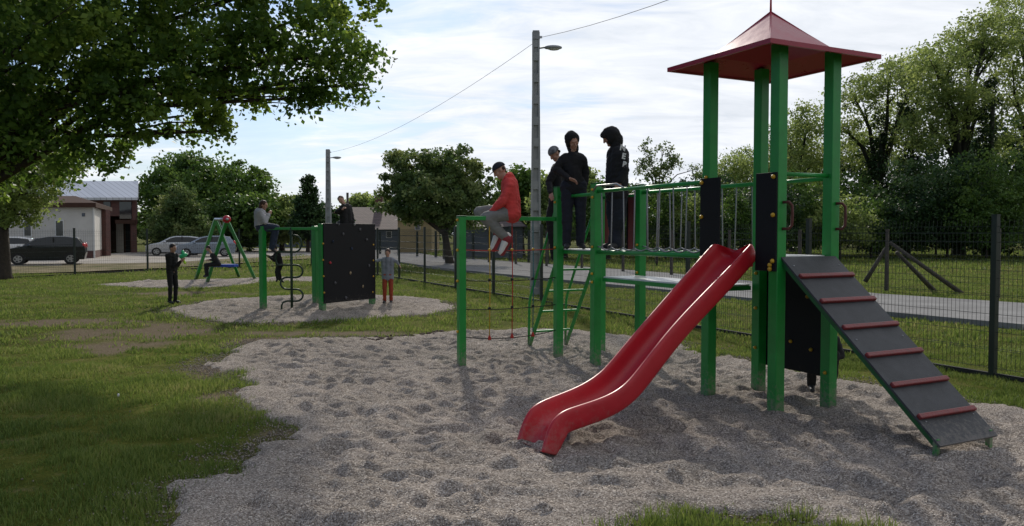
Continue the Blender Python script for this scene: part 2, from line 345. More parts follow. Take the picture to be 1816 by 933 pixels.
def groundmat(name, kind):
    m = bpy.data.materials.new(name); m.use_nodes = True; t = m.node_tree; b = t.nodes['Principled BSDF']; b.inputs['Roughness'].default_value = 1; b.inputs['Specular IOR Level'].default_value = .03
    tcn = nd(t, 'ShaderNodeTexCoord')
    def noise(s, d=6, r=.6):
        n = nd(t, 'ShaderNodeTexNoise'); n.inputs['Scale'].default_value = s; n.inputs['Detail'].default_value = d; n.inputs['Roughness'].default_value = r
        t.links.new(tcn.outputs['Object'], n.inputs[0]); return n.outputs[0]
    def ramp(f, *st):
        r = nd(t, 'ShaderNodeValToRGB'); e = r.color_ramp.elements
        e[0].position, e[0].color = st[0][0], (*st[0][1], 1); e[1].position, e[1].color = st[-1][0], (*st[-1][1], 1)
        for p, c in st[1:-1]: x = e.new(p); x.color = (*c, 1)
        t.links.new(f, r.inputs[0]); return r.outputs[0]
    if kind == 'lawn':
        big = noise(.35, 4); mid = noise(3.2, 6, .7); fine = noise(45, 4, .7)
        f = mth(t, 'ADD', mth(t, 'MULTIPLY', big, .5), mth(t, 'MULTIPLY', mid, .5))
        f = mth(t, 'ADD', f, mth(t, 'MULTIPLY', mth(t, 'SUBTRACT', fine, .5), .55))
        g = ramp(f, (.34, (.040, .050, .010)), (.5, (.080, .092, .016)), (.62, (.135, .135, .030)))
        br2 = ramp(fine, (.3, (.09, .07, .045)), (.7, (.20, .16, .11)))
        att = nd(t, 'ShaderNodeAttribute', attribute_name='bare')
        mxx = nd(t, 'ShaderNodeMix', data_type='RGBA'); fac = mth(t, 'ADD', att.outputs['Fac'], mth(t, 'MULTIPLY', mth(t, 'SUBTRACT', mid, .54, clamp=True), 3.0), clamp=True)
        t.links.new(fac, mxx.inputs[0]); t.links.new(g, mxx.inputs[6]); t.links.new(br2, mxx.inputs[7])
        t.links.new(mxx.outputs[2], b.inputs['Base Color']); h = mth(t, 'ADD', fine, mth(t, 'MULTIPLY', mid, 2)); bs, bd = .6, .03
    elif kind == 'gravel':
        v = nd(t, 'ShaderNodeTexVoronoi'); v.inputs['Scale'].default_value = 125; t.links.new(tcn.outputs['Object'], v.inputs[0])
        s = nd(t, 'ShaderNodeSeparateXYZ'); t.links.new(v.outputs['Color'], s.inputs[0])
        g = ramp(s.outputs[0], (0, (.15, .132, .117)), (.45, (.335, .302, .27)), (.8, (.475, .435, .395)), (1, (.72, .68, .62)))
        mid = noise(1.4, 6); v2 = ramp(mid, (.3, (.80, .77, .74)), (.7, (1.08, 1.03, 1)))
        mxx = nd(t, 'ShaderNodeMix', data_type='RGBA', blend_type='MULTIPLY'); mxx.inputs[0].default_value = 1; t.links.new(g, mxx.inputs[6]); t.links.new(v2, mxx.inputs[7])
        t.links.new(mxx.outputs[2], b.inputs['Base Color'])
        h = mth(t, 'MULTIPLY', v.outputs['Distance'], -1.0); bs, bd = 1.0, .012
    elif kind == 'road':
        g = ramp(noise(1.1, 7), (.3, (.19, .185, .18)), (.7, (.29, .285, .275))); t.links.new(g, b.inputs['Base Color']); h = noise(90, 3); bs, bd = .3, .01
    elif kind == 'lot':
        g = ramp(noise(.5, 7), (.3, (.26, .235, .20)), (.7, (.40, .37, .33))); t.links.new(g, b.inputs['Base Color']); h = noise(30, 3); bs, bd = .4, .02
    elif kind == 'dry':
        g = ramp(noise(.7, 7), (.32, (.07, .085, .025)), (.5, (.17, .145, .085)), (.68, (.26, .215, .14))); t.links.new(g, b.inputs['Base Color']); h = noise(14, 5); bs, bd = .6, .04
    bp = nd(t, 'ShaderNodeBump'); bp.inputs['Strength'].default_value = bs; bp.inputs['Distance'].default_value = bd
    t.links.new(h, bp.inputs['Height']); t.links.new(bp.outputs[0], b.inputs['Normal']); return m
M['lawn'] = groundmat('lawn_mat', 'lawn'); M['gravel'] = groundmat('gravel_mat', 'gravel'); M['road'] = groundmat('road_mat', 'road')
M['lot'] = groundmat('lot_mat', 'lot'); M['dry'] = groundmat('dry_mat', 'dry')

# ground: one sheet to the horizon, fine near the camera
def axis(lo, mid0, mid1, hi, step):
    a = list(np.arange(mid0, mid1+1e-6, step)); s = step; x = mid1
    while x < hi: s *= 1.25; x += s; a.append(min(x, hi))
    s = step; x = mid0
    while x > lo: s *= 1.25; x -= s; a.insert(0, max(x, lo))
    return np.array(a)
xs = axis(-700, -14, 9, 700, .14); ys = axis(-300, 1.5, 27, 1200, .14)
go = gridmesh('ground', xs, ys, lambda x, y: lawnz(x, y)-.012-.11*np.clip((np.maximum(np.maximum(dA(x, y), dB(x, y)), dC(x, y))-.25)*2.5, 0, 1), M['lawn']); go['kind'] = 'structure'
X, Y = np.meshgrid(xs, ys); a = go.data.attributes.new('bare', 'FLOAT', 'POINT'); dd_ = np.maximum(np.maximum(dA(X.ravel(), Y.ravel()), dB(X.ravel(), Y.ravel())), dC(X.ravel(), Y.ravel())); a.data.foreach_set('value', np.clip(bare(X.ravel(), Y.ravel())+np.clip(1+dd_/.3, 0, 1)*.3, 0, 1).astype(np.float32))

def gravel(name, poly, df, step, depthy):
    p = np.array(poly); x0, y0 = p.min(0)-.3; x1, y1 = p.max(0)+.3; x0 = max(x0, depthy[2]); x1 = min(x1, depthy[3]); y0 = max(y0, depthy[0]); y1 = min(y1, depthy[1])
    xs = np.arange(x0, x1, step); ys = np.arange(y0, y1, step)
    dim = rng.random((900, 4)); dim[:, 0] = x0+dim[:, 0]*(x1-x0); dim[:, 1] = y0+dim[:, 1]*(y1-y0)
    def zf(X, Y):
        d = df(X, Y)
        z = .012+(fbm(X*2.6, Y*3.2, 3)-.5)*.06+(fbm(X*4.6+7, Y*7.6, 2)-.5)*.07+(fbm(X*10, Y*14, 3)-.5)*.042+(fbm(X*1.1, Y*1.1, 2)-.5)*.05
        z += (np.abs(2*fbm(X*5.2+90, Y*7.5+31, 2)-1)-.25)*.054+(np.abs(2*vnoise(X*9.5+3, Y*13+8)-1)-.5)*.022
        r1 = 1-np.abs(2*fbm(X*3.1+50, Y*3.6+11, 2)-1)      # crests between trodden hollows
        z += (r1-.8)*.06
        for q in dim[:int(min(900, 420*(x1-x0)*(y1-y0)/60))]:
            rr = .045+.06*q[2]; ix = slice(*np.searchsorted(xs, (q[0]-2*rr, q[0]+2*rr))); iy = slice(*np.searchsorted(ys, (q[1]-2*rr, q[1]+2*rr)))
            sx = X[iy, ix]; sy = Y[iy, ix]; e = ((sx-q[0])**2+(sy-q[1])**2)/rr**2
            z[iy, ix] -= (.006+.008*q[3])*np.exp(-e)-.004*np.exp(-(np.sqrt(e)-1.35)**2*5)
        lz = lawnz(X, Y)+.001; e_ = np.clip((.6-d)*2.2, 0, 1); z = z*(1-e_)+e_*np.maximum(lz+.3*(z-.0)*(z > 0), lz); t = np.clip(d/.22+.35, 0, 1); return z*t-.09*(1-t)+.012*t
    o = gridmesh(name, xs, ys, zf, M['gravel']); o['kind'] = 'structure'; return o
gravel('gravel', POLY_A, dA, .032, (2.6, 30, -4.6, 7.5))
gravel('gravel_circle', POLY_B, dB, .06, (3, 60, -50, 50))
gravel('gravel_strip', POLY_C, dC, .09, (3, 60, -50, 50))

def sheet(name, pts, z, m):
    bm = bmesh.new(); a = [bm.verts.new((p[0], p[1], z)) for p in pts]; bm.faces.new(a)
    for f in bm.faces:
        if f.normal.z < 0: f.normal_flip()
    o = obj(name, bm, m); o['kind'] = 'structure'; return o
near = gxy([(2600, 662), (1816, 583), (1560, 558), (1160, 516), (780, 478), (710, 467), (640, 460), (560, 455)])
far = gxy([(440, 441), (560, 441), (668, 442), (712, 444), (780, 456), (1160, 483), (1560, 523), (1816, 540), (2600, 603)])
sheet('road', near+far, .035, M['road'])
sheet('parking_lot', gxy([(100, 470), (300, 467), (420, 459), (558, 454), (558, 443), (400, 444), (243, 448), (205, 450), (100, 458)]), .045, M['lot'])
sheet('dry_strip', gxy([(-400, 490), (20, 487), (133, 484), (262, 478), (380, 471), (480, 464), (556, 459), (556, 452), (420, 456), (300, 464), (100, 467), (-400, 467)]), .038, M['dry'])
sheet('far_lot', gxy([(-300, 474), (110, 472), (110, 458), (-300, 458)]), .04, M['lot'])
# low kerb along the road's near edge
bm = bmesh.new()
for i in range(1, 5):
    a_ = Vector((*near[i], 0)); b_ = Vector((*near[i+1], 0)); bar(bm, a_+Vector((0, 0, .03)), b_+Vector((0, 0, .03)), .12, .10)
o = obj('kerb', bm, M['road']); o['kind'] = 'structure'

# grass blades
M['grass'] = leafmat('grass_blades', (0.042, 0.078, 0.014), (0.088, 0.142, 0.026), (0.17, 0.215, 0.052), trans=.38, scale=.9)
def blades(name, label, n, y0, y1, hmin, hmax, wd, nb=1, region=None, dens=None):
    # sample in the view wedge a little wider than the picture
    y = y0+(y1-y0)*rng.random(n)**.8 if region is None else region[2]+(region[3]-region[2])*rng.random(n)
    if region is None: x = y*(-.74+1.48*rng.random(n))
    else: x = region[0]+(region[1]-region[0])*rng.random(n)
    da = np.maximum(np.maximum(dA(x, y), dB(x, y)), dC(x, y)); edge = rng.random(n)**2*.34-.05
    roadd = polydist(x, y, near+far)
    keep = (da < edge-.02+(rng.random(n) < .02)*.15) & (roadd < -.1)
    cl = fbm(x*2.3+30, y*2.3, 3); keep &= rng.random(n) < np.clip((cl-.28)*4.5, .12, 1)
    keep &= rng.random(n) > bare(x, y)*.93
    keep &= ~((y > 31.5-.0*x) & (x < -16))
    x = x[keep]; y = y[keep]; cl = cl[keep]; n = len(x); z = lawnz(x, y)-.015
    h = (hmin+(hmax-hmin)*rng.random(n)**1.5)*(.42+1.2*np.clip((cl-.3)*2, 0, 1)); az = rng.random(n)*2*np.pi; lean = rng.random(n)*.75*h
    la = rng.random(n)*2*np.pi; w_ = wd*(.6+.8*rng.random(n))
    dx = np.cos(az)*w_/2; dy = np.sin(az)*w_/2; lx = np.cos(la)*lean; ly = np.sin(la)*lean
    V = np.stack([np.stack([x-dx, y-dy, z], 1), np.stack([x+dx, y+dy, z], 1), np.stack([x+dx*.8+lx*.35, y+dy*.8+ly*.35, z+h*.6], 1), np.stack([x-dx*.8+lx*.35, y-dy*.8+ly*.35, z+h*.6], 1), np.stack([x+lx, y+ly, z+h], 1)], 1).reshape(-1, 3)
    b0 = np.arange(n)*5
    F = np.concatenate([np.stack([b0, b0+1, b0+2], 1), np.stack([b0, b0+2, b0+3], 1), np.stack([b0+3, b0+2, b0+4], 1)])
    r = np.clip(.25+.75*rng.random(n)*(.5+cl), 0, 1)
    o = npmesh(name, V, F, M['grass'], rnd=np.concatenate([r, r, r])); tag(o, label, 'grass', kind='stuff')
blades('grass', 'short ragged lawn grass in the foreground left of the gravel', 420000, 2.9, 11, .018, .06, .006)
blades('grass', 'lawn grass round the middle climbing frame and along the mesh fence', 260000, 10, 32, .03, .075, .016)
blades('grass', 'grass on the field beyond the fence and the road', 90000, 32, 75, .05, .16, .05)
c_ = G(1330, 915); blades('grass', 'taller tuft of grass at the bottom edge of the gravel', 15000, 0, 0, .03, .085, .006, region=(c_.x-.62, c_.x+.72, c_.y-1.2, c_.y+.2))
# dark turned earth on the far rim of the gravel
bm = bmesh.new()
for k in range(70):
    q_ = random.random(); p = G(640+q_*150+random.gauss(0, 4), 604-q_*15+random.gauss(0, 1.6)); s = .008+.022*random.random()**2; ellip(bm, p+Vector((0, 0, s*.2)), (s*1.9, s*1.5, s*.8), seg=7)
for v in bm.verts: v.co += Vector([random.uniform(-.004, .004) for _ in range(3)])
o = obj('earth_clods', bm, mat('soil_mat', (.055, .03, .02), .95, var=.5, vscale=30)); tag(o, 'dark clods of turned earth on the far rim of the gravel', 'soil', kind='stuff')

# loose stones kicked out over the edge of the gravel
def pebbles(name, label, n, df, x0, x1, y0, y1, sz):
    x = x0+(x1-x0)*rng.random(n); y = y0+(y1-y0)*rng.random(n); d = df(x, y); k = (d < .06) & (rng.random(n) < np.exp(d.clip(-9, 0)/.13)); x = x[k]; y = y[k]; n = len(x)
    s_ = sz*(.5+rng.random(n)); P = np.stack([x, y, lawnz(x, y)+s_*.3-.006], 1)
    o6 = np.array([(1, 0, 0), (0, 1, 0), (-1, 0, 0), (0, -1, 0), (0, 0, .7), (0, 0, -.7)], float)
    V = (P[:, None]+(o6[None]+rng.normal(size=(n, 6, 3))*.22)*s_[:, None, None]).reshape(-1, 3)
    f8 = np.array([(0, 1, 4), (1, 2, 4), (2, 3, 4), (3, 0, 4), (1, 0, 5), (2, 1, 5), (3, 2, 5), (0, 3, 5)])
    F = (f8[None]+np.arange(n)[:, None, None]*6).reshape(-1, 3); tag(npmesh(name, V, F, M['gravel']), label, 'gravel', kind='stuff')
pebbles('loose_gravel', 'loose stones spilled over the grass at the edge of the large gravel area', 260000, dA, -4.8, 6.5, 3.0, 12.5, .007)
pebbles('loose_gravel', 'loose stones at the edge of the small gravel circle', 70000, dB, -9, 0, 13, 19, .010)

# ------------------------------------------------------------------ fences
def mesh_fence(label, posts, mesh_near=True, h=1.73, step=.05, group=None):
    t = thing('mesh_fence', label, 'fence', posts[0], group)
    for p in posts:
        bm = bmesh.new(); d = (posts[1]-posts[0]).normalized()
        box(bm, p+Vector((0, 0, h/2+.02)), (.06, .06, h+.1), d); box(bm, p+Vector((0, 0, h+.075)), (.068, .068, .012), d); obj('post', bm, M['fence'], t)
    for a_, b_ in zip(posts[:-1], posts[1:]):
        d = (b_-a_).normalized(); n = Vector((-d.y, d.x, 0)); l = (b_-a_).length
        bm = bmesh.new()
        r = .0028; k = int(l/step)
        for i in range(1, k):
            q = a_+d*(i*l/k)
            pts = [q+Vector((0, 0, .08)), q+Vector((0, 0, h*.93)), q+Vector((0, 0, h*.95))+n*.02, q+Vector((0, 0, h*.97)), q+Vector((0, 0, h+.02))]
            tube(bm, pts, r, 3, False)
        for z in (.1, .3, .32, .5, .7, .9, .92, 1.1, 1.3, 1.5, h*.93, h*.97):
            bar(bm, a_+Vector((0, 0, z)), b_+Vector((0, 0, z)), .0045, .0045)
        obj('mesh_panel', bm, M['fence'], t)
        bm = bmesh.new(); bar(bm, a_+d*.035+Vector((0, 0, .02)), b_-d*.035+Vector((0, 0, .02)), .04, .05); obj('base_board', bm, M['plinth'], t)
    return t
f0 = G(1760, 668); f1 = G(708, 494); fd = (f1-f0).normalized(); fl = (f1-f0).length; sp = fl/8.0
corner_k = 13
road_posts = [f0+fd*sp*k for k in range(-2, corner_k+1)]
mesh_fence('dark welded mesh fence with slim posts along the road behind the playground', road_posts)
lp0 = G(133, 487); lp1 = G(262, 480); lcorner = road_posts[-1]
lposts = []
ld = (lp1-lp0).normalized(); A0 = lp0-ld*(lp1-lp0).length*3
seq = [A0, A0+(lp0-A0)/3, A0+(lp0-A0)*2/3, lp0, lp1]
rem = lcorner-lp1; kk = max(1, int(rem.length/3.4))
seq += [lp1+rem*(i/kk) for i in range(1, kk)]+[lcorner-Vector((.3, 0, 0))]
mesh_fence('dark mesh fence in front of the parked cars and the white building', seq, step=.1)

def slab_post(bm, p, h, s=.1): tube(bm, [p, p+Vector((0, 0, h))], [s/2*1.1, s/2*.9], 4)
# field fence of old concrete posts beyond the road
t = thing('wire_fence', 'old wire fence of thin grey posts with leaning timber braces beyond the road', 'fence', G(1572, 516))
pA = G(1572, 516); pB = G(1769, 530); dd = (pA-pB)
for k in range(-3, 12):
    bm = bmesh.new(); p = pA+dd*k*1.0; slab_post(bm, p, 1.72, .12); obj('post', bm, M['oldwood'], t)
bm = bmesh.new()
for z in (.35, .7, 1.05, 1.4, 1.6): bar(bm, pA-dd*3+Vector((0, 0, z)), pA+dd*11+Vector((0, 0, z)), .008, .008)
obj('wire', bm, M['fence'], t)
D_ = pA.y
for (x0, y0, x1, y1, dy) in ((1578, 430, 1706, 521, -.5), (1590, 447, 1656, 515, .4), (1571, 440, 1534, 500, .3)):
    bm = bmesh.new(); tube(bm, [at(x0, y0, D_+.12*(1 if dy > 0 else -1)), at(x1, y1, D_+dy)], [.05, .07], 6); obj('brace', bm, M['oldwood'], t, smooth=True)
t = thing('post_fence', 'row of dark posts and low rail in front of the brown roofed house', 'fence', G(640, 455))
gp = [G(608+k*33, 447+k*1.9) for k in range(12)]
for k, p in enumerate(gp):
    bm = bmesh.new(); slab_post(bm, p, 1.75+.25*(k % 3 == 0), .16); obj('post', bm, M['fence'], t)
bm = bmesh.new()
for z in (.5, 1.0, 1.45):
    for a_, b_ in zip(gp[:-1], gp[1:]): bar(bm, a_+Vector((0, 0, z)), b_+Vector((0, 0, z)), .04, .04)
obj('rail', bm, M['fence'], t)

# ------------------------------------------------------------------ street lamps and cable
def lamp(label, base, H, r0, r1, hd, s=1.0):
    t = thing('street_lamp', label, 'street lamp', base, 'concrete street lamps')
    bm = bmesh.new(); b0 = Vector(base)
    # tapered H-section pole: two flanges and a web with openings
    def flange(off):
        v = []
        for z, w_ in ((0, r0), (H, r1)):
            for sx, sy in ((-1, -1), (1, -1), (1, 1), (-1, 1)): v.append(bm.verts.new(b0+Vector((sx*w_*.22+off*w_*.78, sy*w_*.8, z))))
        for f in ((0, 1, 2, 3), (4, 7, 6, 5), (0, 4, 5, 1), (1, 5, 6, 2), (2, 6, 7, 3), (3, 7, 4, 0)): bm.faces.new([v[i] for i in f])
    flange(-1); flange(1)
    box(bm, b0+Vector((0, .03, H/2)), (r0*1.3, r0*.9, H)); k = 12
    for i in range(k+1): box(bm, b0+Vector((0, 0, H*(i+.15)/(k+.3))), (r0*1.15, r0*1.1, .22))
    box(bm, b0+Vector((0, 0, H-.2)), (r1*1.9, r1*1.5, .4)); obj('pole', bm, M['concrete'], t)
    bm = bmesh.new(); tip = b0+Vector((r1, 0, H-.42*s)); tube(bm, [tip-Vector((.05, 0, 0)), tip+Vector((.16*s, 0, .03*s))], .025*s, 8); obj('arm', bm, M['steel'], t)
    bm = bmesh.new(); c = tip+Vector((.36*s, 0, .02*s)); ellip(bm, c, (.24*s, .11*s, .065*s))
    for v in bm.verts:
        if v.co.z < c.z-.03*s: v.co.z = c.z-.03*s
    head = obj('lamp_head', bm, M['concrete'], t, smooth=True)
    bm = bmesh.new(); ellip(bm, c+Vector((0.02*s, 0, -.03*s)), (.16*s, .08*s, .045*s)); obj('lens', bm, M['white'], head, smooth=True)
    bm = bmesh.new(); box(bm, b0+Vector((r1+.03, 0, H-.13)), (.09, .05, .05)); obj('cable_bracket', bm, M['steel'], t)
    return b0+Vector((r1+.07, 0, H-.13))
pb1 = G(950, 522); H1 = at(950, 57, pb1.y).z
c1 = lamp('tall grey concrete street lamp between the climbing frames and the road, nearest one', pb1, H1, .15, .085, 1)
D2 = 46.; pb2 = Vector(((583-908)/FPX*D2, D2, 0)); H2 = at(583, 266, D2).z
c2 = lamp('distant concrete street lamp rising beside the boy on the black climbing wall', pb2, H2, .17, .11, 1, 1.1)
def cable(label, a_, b_, sag, r):
    pts = [a_.lerp(b_, i/20)-Vector((0, 0, sag*4*(i/20)*(1-i/20))) for i in range(21)]
    bm = bmesh.new(); tube(bm, pts, r, 5, False); tag(obj('power_cable', bm, M['ropeK'], smooth=True), label, 'cable')
cable('thin power cable hanging between the two street lamps', c1, c2, .5, .0055)
cable('thin power cable rising to the right from the near street lamp', c1, Vector((10.5, -6, 6.7)), 1.1, .006)
bm = bmesh.new(); D3 = 75.; tube(bm, [Vector(((617-908)/FPX*D3, D3, 0)), Vector(((617-908)/FPX*D3, D3, EYE+72/FPX*D3))], .12, 6)
tag(obj('utility_pole', bm, M['oldwood'], smooth=True), 'thin far pole rising behind the brown roofed house', 'pole')

# ------------------------------------------------------------------ buildings
def wallbox(name, x0, x1, y0, y1, z0, z1, m, parent):
    bm = bmesh.new(); box(bm, ((x0+x1)/2, (y0+y1)/2, (z0+z1)/2), (x1-x0, y1-y0, z1-z0)); return obj(name, bm, m, parent)
Kc = G(167, 459); K = Vector((Kc.x, Kc.y, 0)); s45 = K.y/FPX
t = thing('white_house', 'single storey pale rendered building with a brown roof edge behind the dark hatchback', 'building', K)
xl = K.x-8.0; zt = EYE+(414-368)*s45
bm = bmesh.new()
ang = Vector(((192-908)/FPX*(K.y+9), K.y+9, 0))-K; ang.z = 0; side = ang
# footprint: front to the left, side running back
fp = [K, K+ang, Vector((xl, K.y+9, 0)), Vector((xl, K.y, 0))]
prism(bm, [p+Vector((0, 0, .5)) for p in fp], (0, 0, zt-.5)); wl = obj('wall', bm, M['wall'], t)
bm = bmesh.new(); prism(bm, [p*1.0 for p in [K+Vector((.02, -.03, 0)), K+ang+Vector((.03, 0, 0)), Vector((xl, K.y+9, 0)), Vector((xl, K.y-.03, 0))]], (0, 0, .5)); obj('plinth', bm, M['brick'], t)
bm = bmesh.new()
ov = .35; e0 = K+Vector((ov, -ov, zt)); e1 = K+ang+Vector((ov, 0, zt)); e2 = Vector((xl, K.y+9, zt)); e3 = Vector((xl, K.y-ov, zt))
rz = EYE+(414-346)*s45; r0_ = K+Vector((-3.0, 3.5, 0)); r0_.z = rz+.1; r1_ = Vector((xl, K.y+3.5, rz+.1))
up = Vector((0, 0, .28)); vs = [bm.verts.new(p) for p in (e0, e1, e2, e3, e0+up, e1+up, e2+up, e3+up, r0_, r1_)]
for f in ((3, 2, 1, 0), (0, 1, 5, 4), (3, 0, 4, 7), (1, 2, 6, 5), (7, 4, 8, 9), (4, 5, 8), (5, 6, 9, 8), (2, 3, 7, 9, 6)): bm.faces.new([vs[i] for i in f])
obj('roof', bm, M['brown'], t)
for (px0, px1, py0, py1) in ((45, 56, 392, 418), (101, 113, 392, 418)):
    x0 = (px0-908)*s45; x1 = (px1-908)*s45; z1 = EYE+(414-py0)*s45; z0 = EYE+(414-py1)*s45
    fr = wallbox('window', x0-.08, x1+.08, K.y-.05, K.y+.1, z0-.08, z1+.08, M['frame'], t); wallbox('pane', x0, x1, K.y-.07, K.y+.05, z0, z1, M['wglass'], fr)
wallbox('vent', (147-908)*s45, (152-908)*s45, K.y-.05, K.y+.05, EYE+(414-384)*s45, EYE+(414-378)*s45, M['greywall'], t)
bm = bmesh.new(); pp = K+ang*.55; box(bm, pp+Vector((.18, 0, zt/2)), (.5, .6, zt)); obj('pillar', bm, M['brick'], t)
bm = bmesh.new(); pp = K+Vector((.04, -.04, 0)); tube(bm, [pp, pp+Vector((0, 0, zt))], .05, 6); obj('downpipe', bm, M['frame'], t)
D4 = K.y+14; s4 = D4/FPX
t = thing('brick_house', 'two storey dark brick building with a pale metal roof behind the white one', 'building', ((215-908)*s4, D4, 0))
x1 = (243-908)*s4; x0 = (60-908)*s4; z1 = EYE+(414-352)*s4; zt2 = z1
bm = bmesh.new()
kx = x1/D4*.97
def sk(pts, z0, z1_): prism(bm, [Vector((x+kx*(y-D4), y, z0)) for x, y in pts], (0, 0, z1_-z0))
sk([(x0, D4+.2), (x1-2.2, D4+.2), (x1-2.2, D4+8), (x0, D4+8)], 0, zt2); sk([(x1-2.19, D4+.2), (x1, D4+.2), (x1, D4+8), (x1-2.19, D4+8)], 3, zt2-.01); sk([(x1-.5, D4+.2), (x1, D4+.2), (x1, D4+.8), (x1-.5, D4+.8)], 0, 3); obj('wall', bm, M['brick'], t)
bm = bmesh.new(); rzt = zpx(321, D4+3.6)
vs = [bm.verts.new((x+kx*(y-D4), y, z)) for x, y, z in ((x0, D4-.3, zt2+.05), (x1+.15, D4-.3, zt2+.05), (x1+.15, D4+3.6, rzt), (x0, D4+3.6, rzt), (x1+.15, D4+8.5, zt2+.05), (x0, D4+8.5, zt2+.05), (x0, D4-.3, zt2-.15), (x1+.15, D4-.3, zt2-.15))]
for f in ((0, 1, 2, 3), (3, 2, 4, 5), (6, 7, 1, 0), (1, 4, 2), (0, 3, 5)): bm.faces.new([vs[i] for i in f])
obj('roof', bm, M['metalroof'], t)
wd = wallbox('window', (212-908)*s4, (233-908)*s4, D4+.1, D4+.3, EYE+(414-388)*s4, EYE+(414-358)*s4, M['wglass'], t)
wallbox('window', (184-908)*s4, (196-908)*s4, D4+.1, D4+.3, EYE+(414-372)*s4, EYE+(414-358)*s4, M['wglass'], t)
wallbox('balcony', (205-908)*s4, (240-908)*s4, D4+.0, D4+.5, EYE+(414-397)*s4, EYE+(414-390)*s4, M['brown'], t)
bm = bmesh.new(); sk([(x1-2.6, D4+2.5), (x1-.05, D4+2.5), (x1-.05, D4+2.7), (x1-2.6, D4+2.7)], 0, 3.0); obj('shaded_back_wall', bm, M['brown'], t)  # dark brown stands in for the shade inside the opening
bm = bmesh.new(); sk([(x1-1.75, D4+2.3), (x1-1.15, D4+2.3), (x1-1.15, D4+2.45), (x1-1.75, D4+2.45)], 0, 2.7); obj('lit_wall_strip', bm, M['wall'], t)  # pale strip paints in the lit part of the wall in there
bm = bmesh.new(); sk([(x1-.95, D4+2.3), (x1-.62, D4+2.3), (x1-.62, D4+2.45), (x1-.95, D4+2.45)], 0, 2.5); obj('door', bm, M['wglass'], t)

def house(label, xa, xb, D, ye, yr, wm, rm, hip=0.0, dep=8, wins=(), name='house'):
    s = D/FPX; x0, x1 = (xa-908)*s, (xb-908)*s; ze = EYE+(414-ye)*s; zr = EYE+(414-yr)*s
    t = thing(name, label, 'house', ((x0+x1)/2, D, 0)); wallbox('wall', x0+.3, x1-.3, D, D+dep, -.1, ze, wm, t)
    h = hip*(x1-x0); bm = bmesh.new(); vs = [bm.verts.new(p) for p in ((x0, D-.4, ze), (x1, D-.4, ze), (x1, D+dep+.4, ze), (x0, D+dep+.4, ze), (x0+h, D+dep/2, zr), (x1-h, D+dep/2, zr))]
    for f in ((0, 1, 5, 4), (2, 3, 4, 5), (1, 2, 5), (3, 0, 4), (3, 2, 1, 0)): bm.faces.new([vs[i] for i in f])
    rf = obj('roof', bm, rm, t)
    for (wx, wy) in wins:
        fr = wallbox('window', (wx-5-908)*s, (wx+5-908)*s, D-.06, D+.05, EYE+(414-wy-6)*s, EYE+(414-wy+6)*s, M['frame'], t)
        wallbox('pane', (wx-4-908)*s, (wx+4-908)*s, D-.09, D, EYE+(414-wy-5)*s, EYE+(414-wy+5)*s, M['wglass'], fr)
    return t, rf, s
t, rf, s = house('long house with a dark brown tiled roof behind the boy on the climbing wall', 596, 742, 78, 407, 364, M['greywall'], M['tile'], 0.04, 12, ((660, 416), (690, 416)))
bm = bmesh.new(); box(bm, ((655-908)*s, 84, EYE+52*s), (.8, .8, 2.0)); obj('chimney', bm, M['brick'], rf)
bm = bmesh.new(); box(bm, ((716-908)*s, 84, EYE+50*s), (.7, .7, 1.8)); obj('chimney', bm, M['brick'], rf)
house('small yellow house with a shallow roof beneath the round walnut tree', 699, 772, 66, 391, 380, M['plast'], M['tile'], .25, 7, ((741, 402),))
house('grey house with a low tiled roof behind the trees left of the walnut tree', 500, 560, 95, 404, 392, M['wall'], M['tile'], .1, 8)
house('blue grey shed behind the dangling feet of the boy in red', 806, 935, 52, 402, 388, M['greywall'], M['tile'], .12, 6, name='shed')
t = thing('garden_wall', 'low grey wall running behind the far parked cars', 'wall', G(400, 443)); 
bm = bmesh.new(); a_ = G(380, 438); b_ = G(600, 438); bar(bm, a_+Vector((0, 0, .75)), b_+Vector((0, 0, .75)), .2, 1.6); obj('panel', bm, M['greywall'], t)

# ------------------------------------------------------------------ trees
M['leaf1'] = leafmat('leaf_maple', (0.034, 0.078, 0.014), (0.066, 0.135, 0.020), (0.17, 0.25, 0.04), trans=.5, scale=.7)
M['leaf2'] = leafmat('leaf_mid', (0.034, 0.072, 0.015), (0.067, 0.133, 0.023), (0.133, 0.209, 0.042), trans=.35, scale=.35)
M['leaf3'] = leafmat('leaf_dark', (0.015, 0.038, 0.013), (0.028, 0.065, 0.019), (0.057, 0.104, 0.027), trans=.25, scale=.4)
M['leaf4'] = leafmat('leaf_locust', (0.085, 0.125, 0.035), (0.155, 0.215, 0.058), (0.27, 0.33, 0.10), trans=.5, scale=.3)
M['leaf5'] = leafmat('leaf_walnut', (0.042, 0.080, 0.023), (0.085, 0.137, 0.038), (0.190, 0.228, 0.076), trans=.35, scale=.5)
M['ivy'] = leafmat('leaf_ivy', (0.011, 0.027, 0.008), (0.023, 0.049, 0.011), (0.038, 0.076, 0.019), trans=.15, scale=.8)
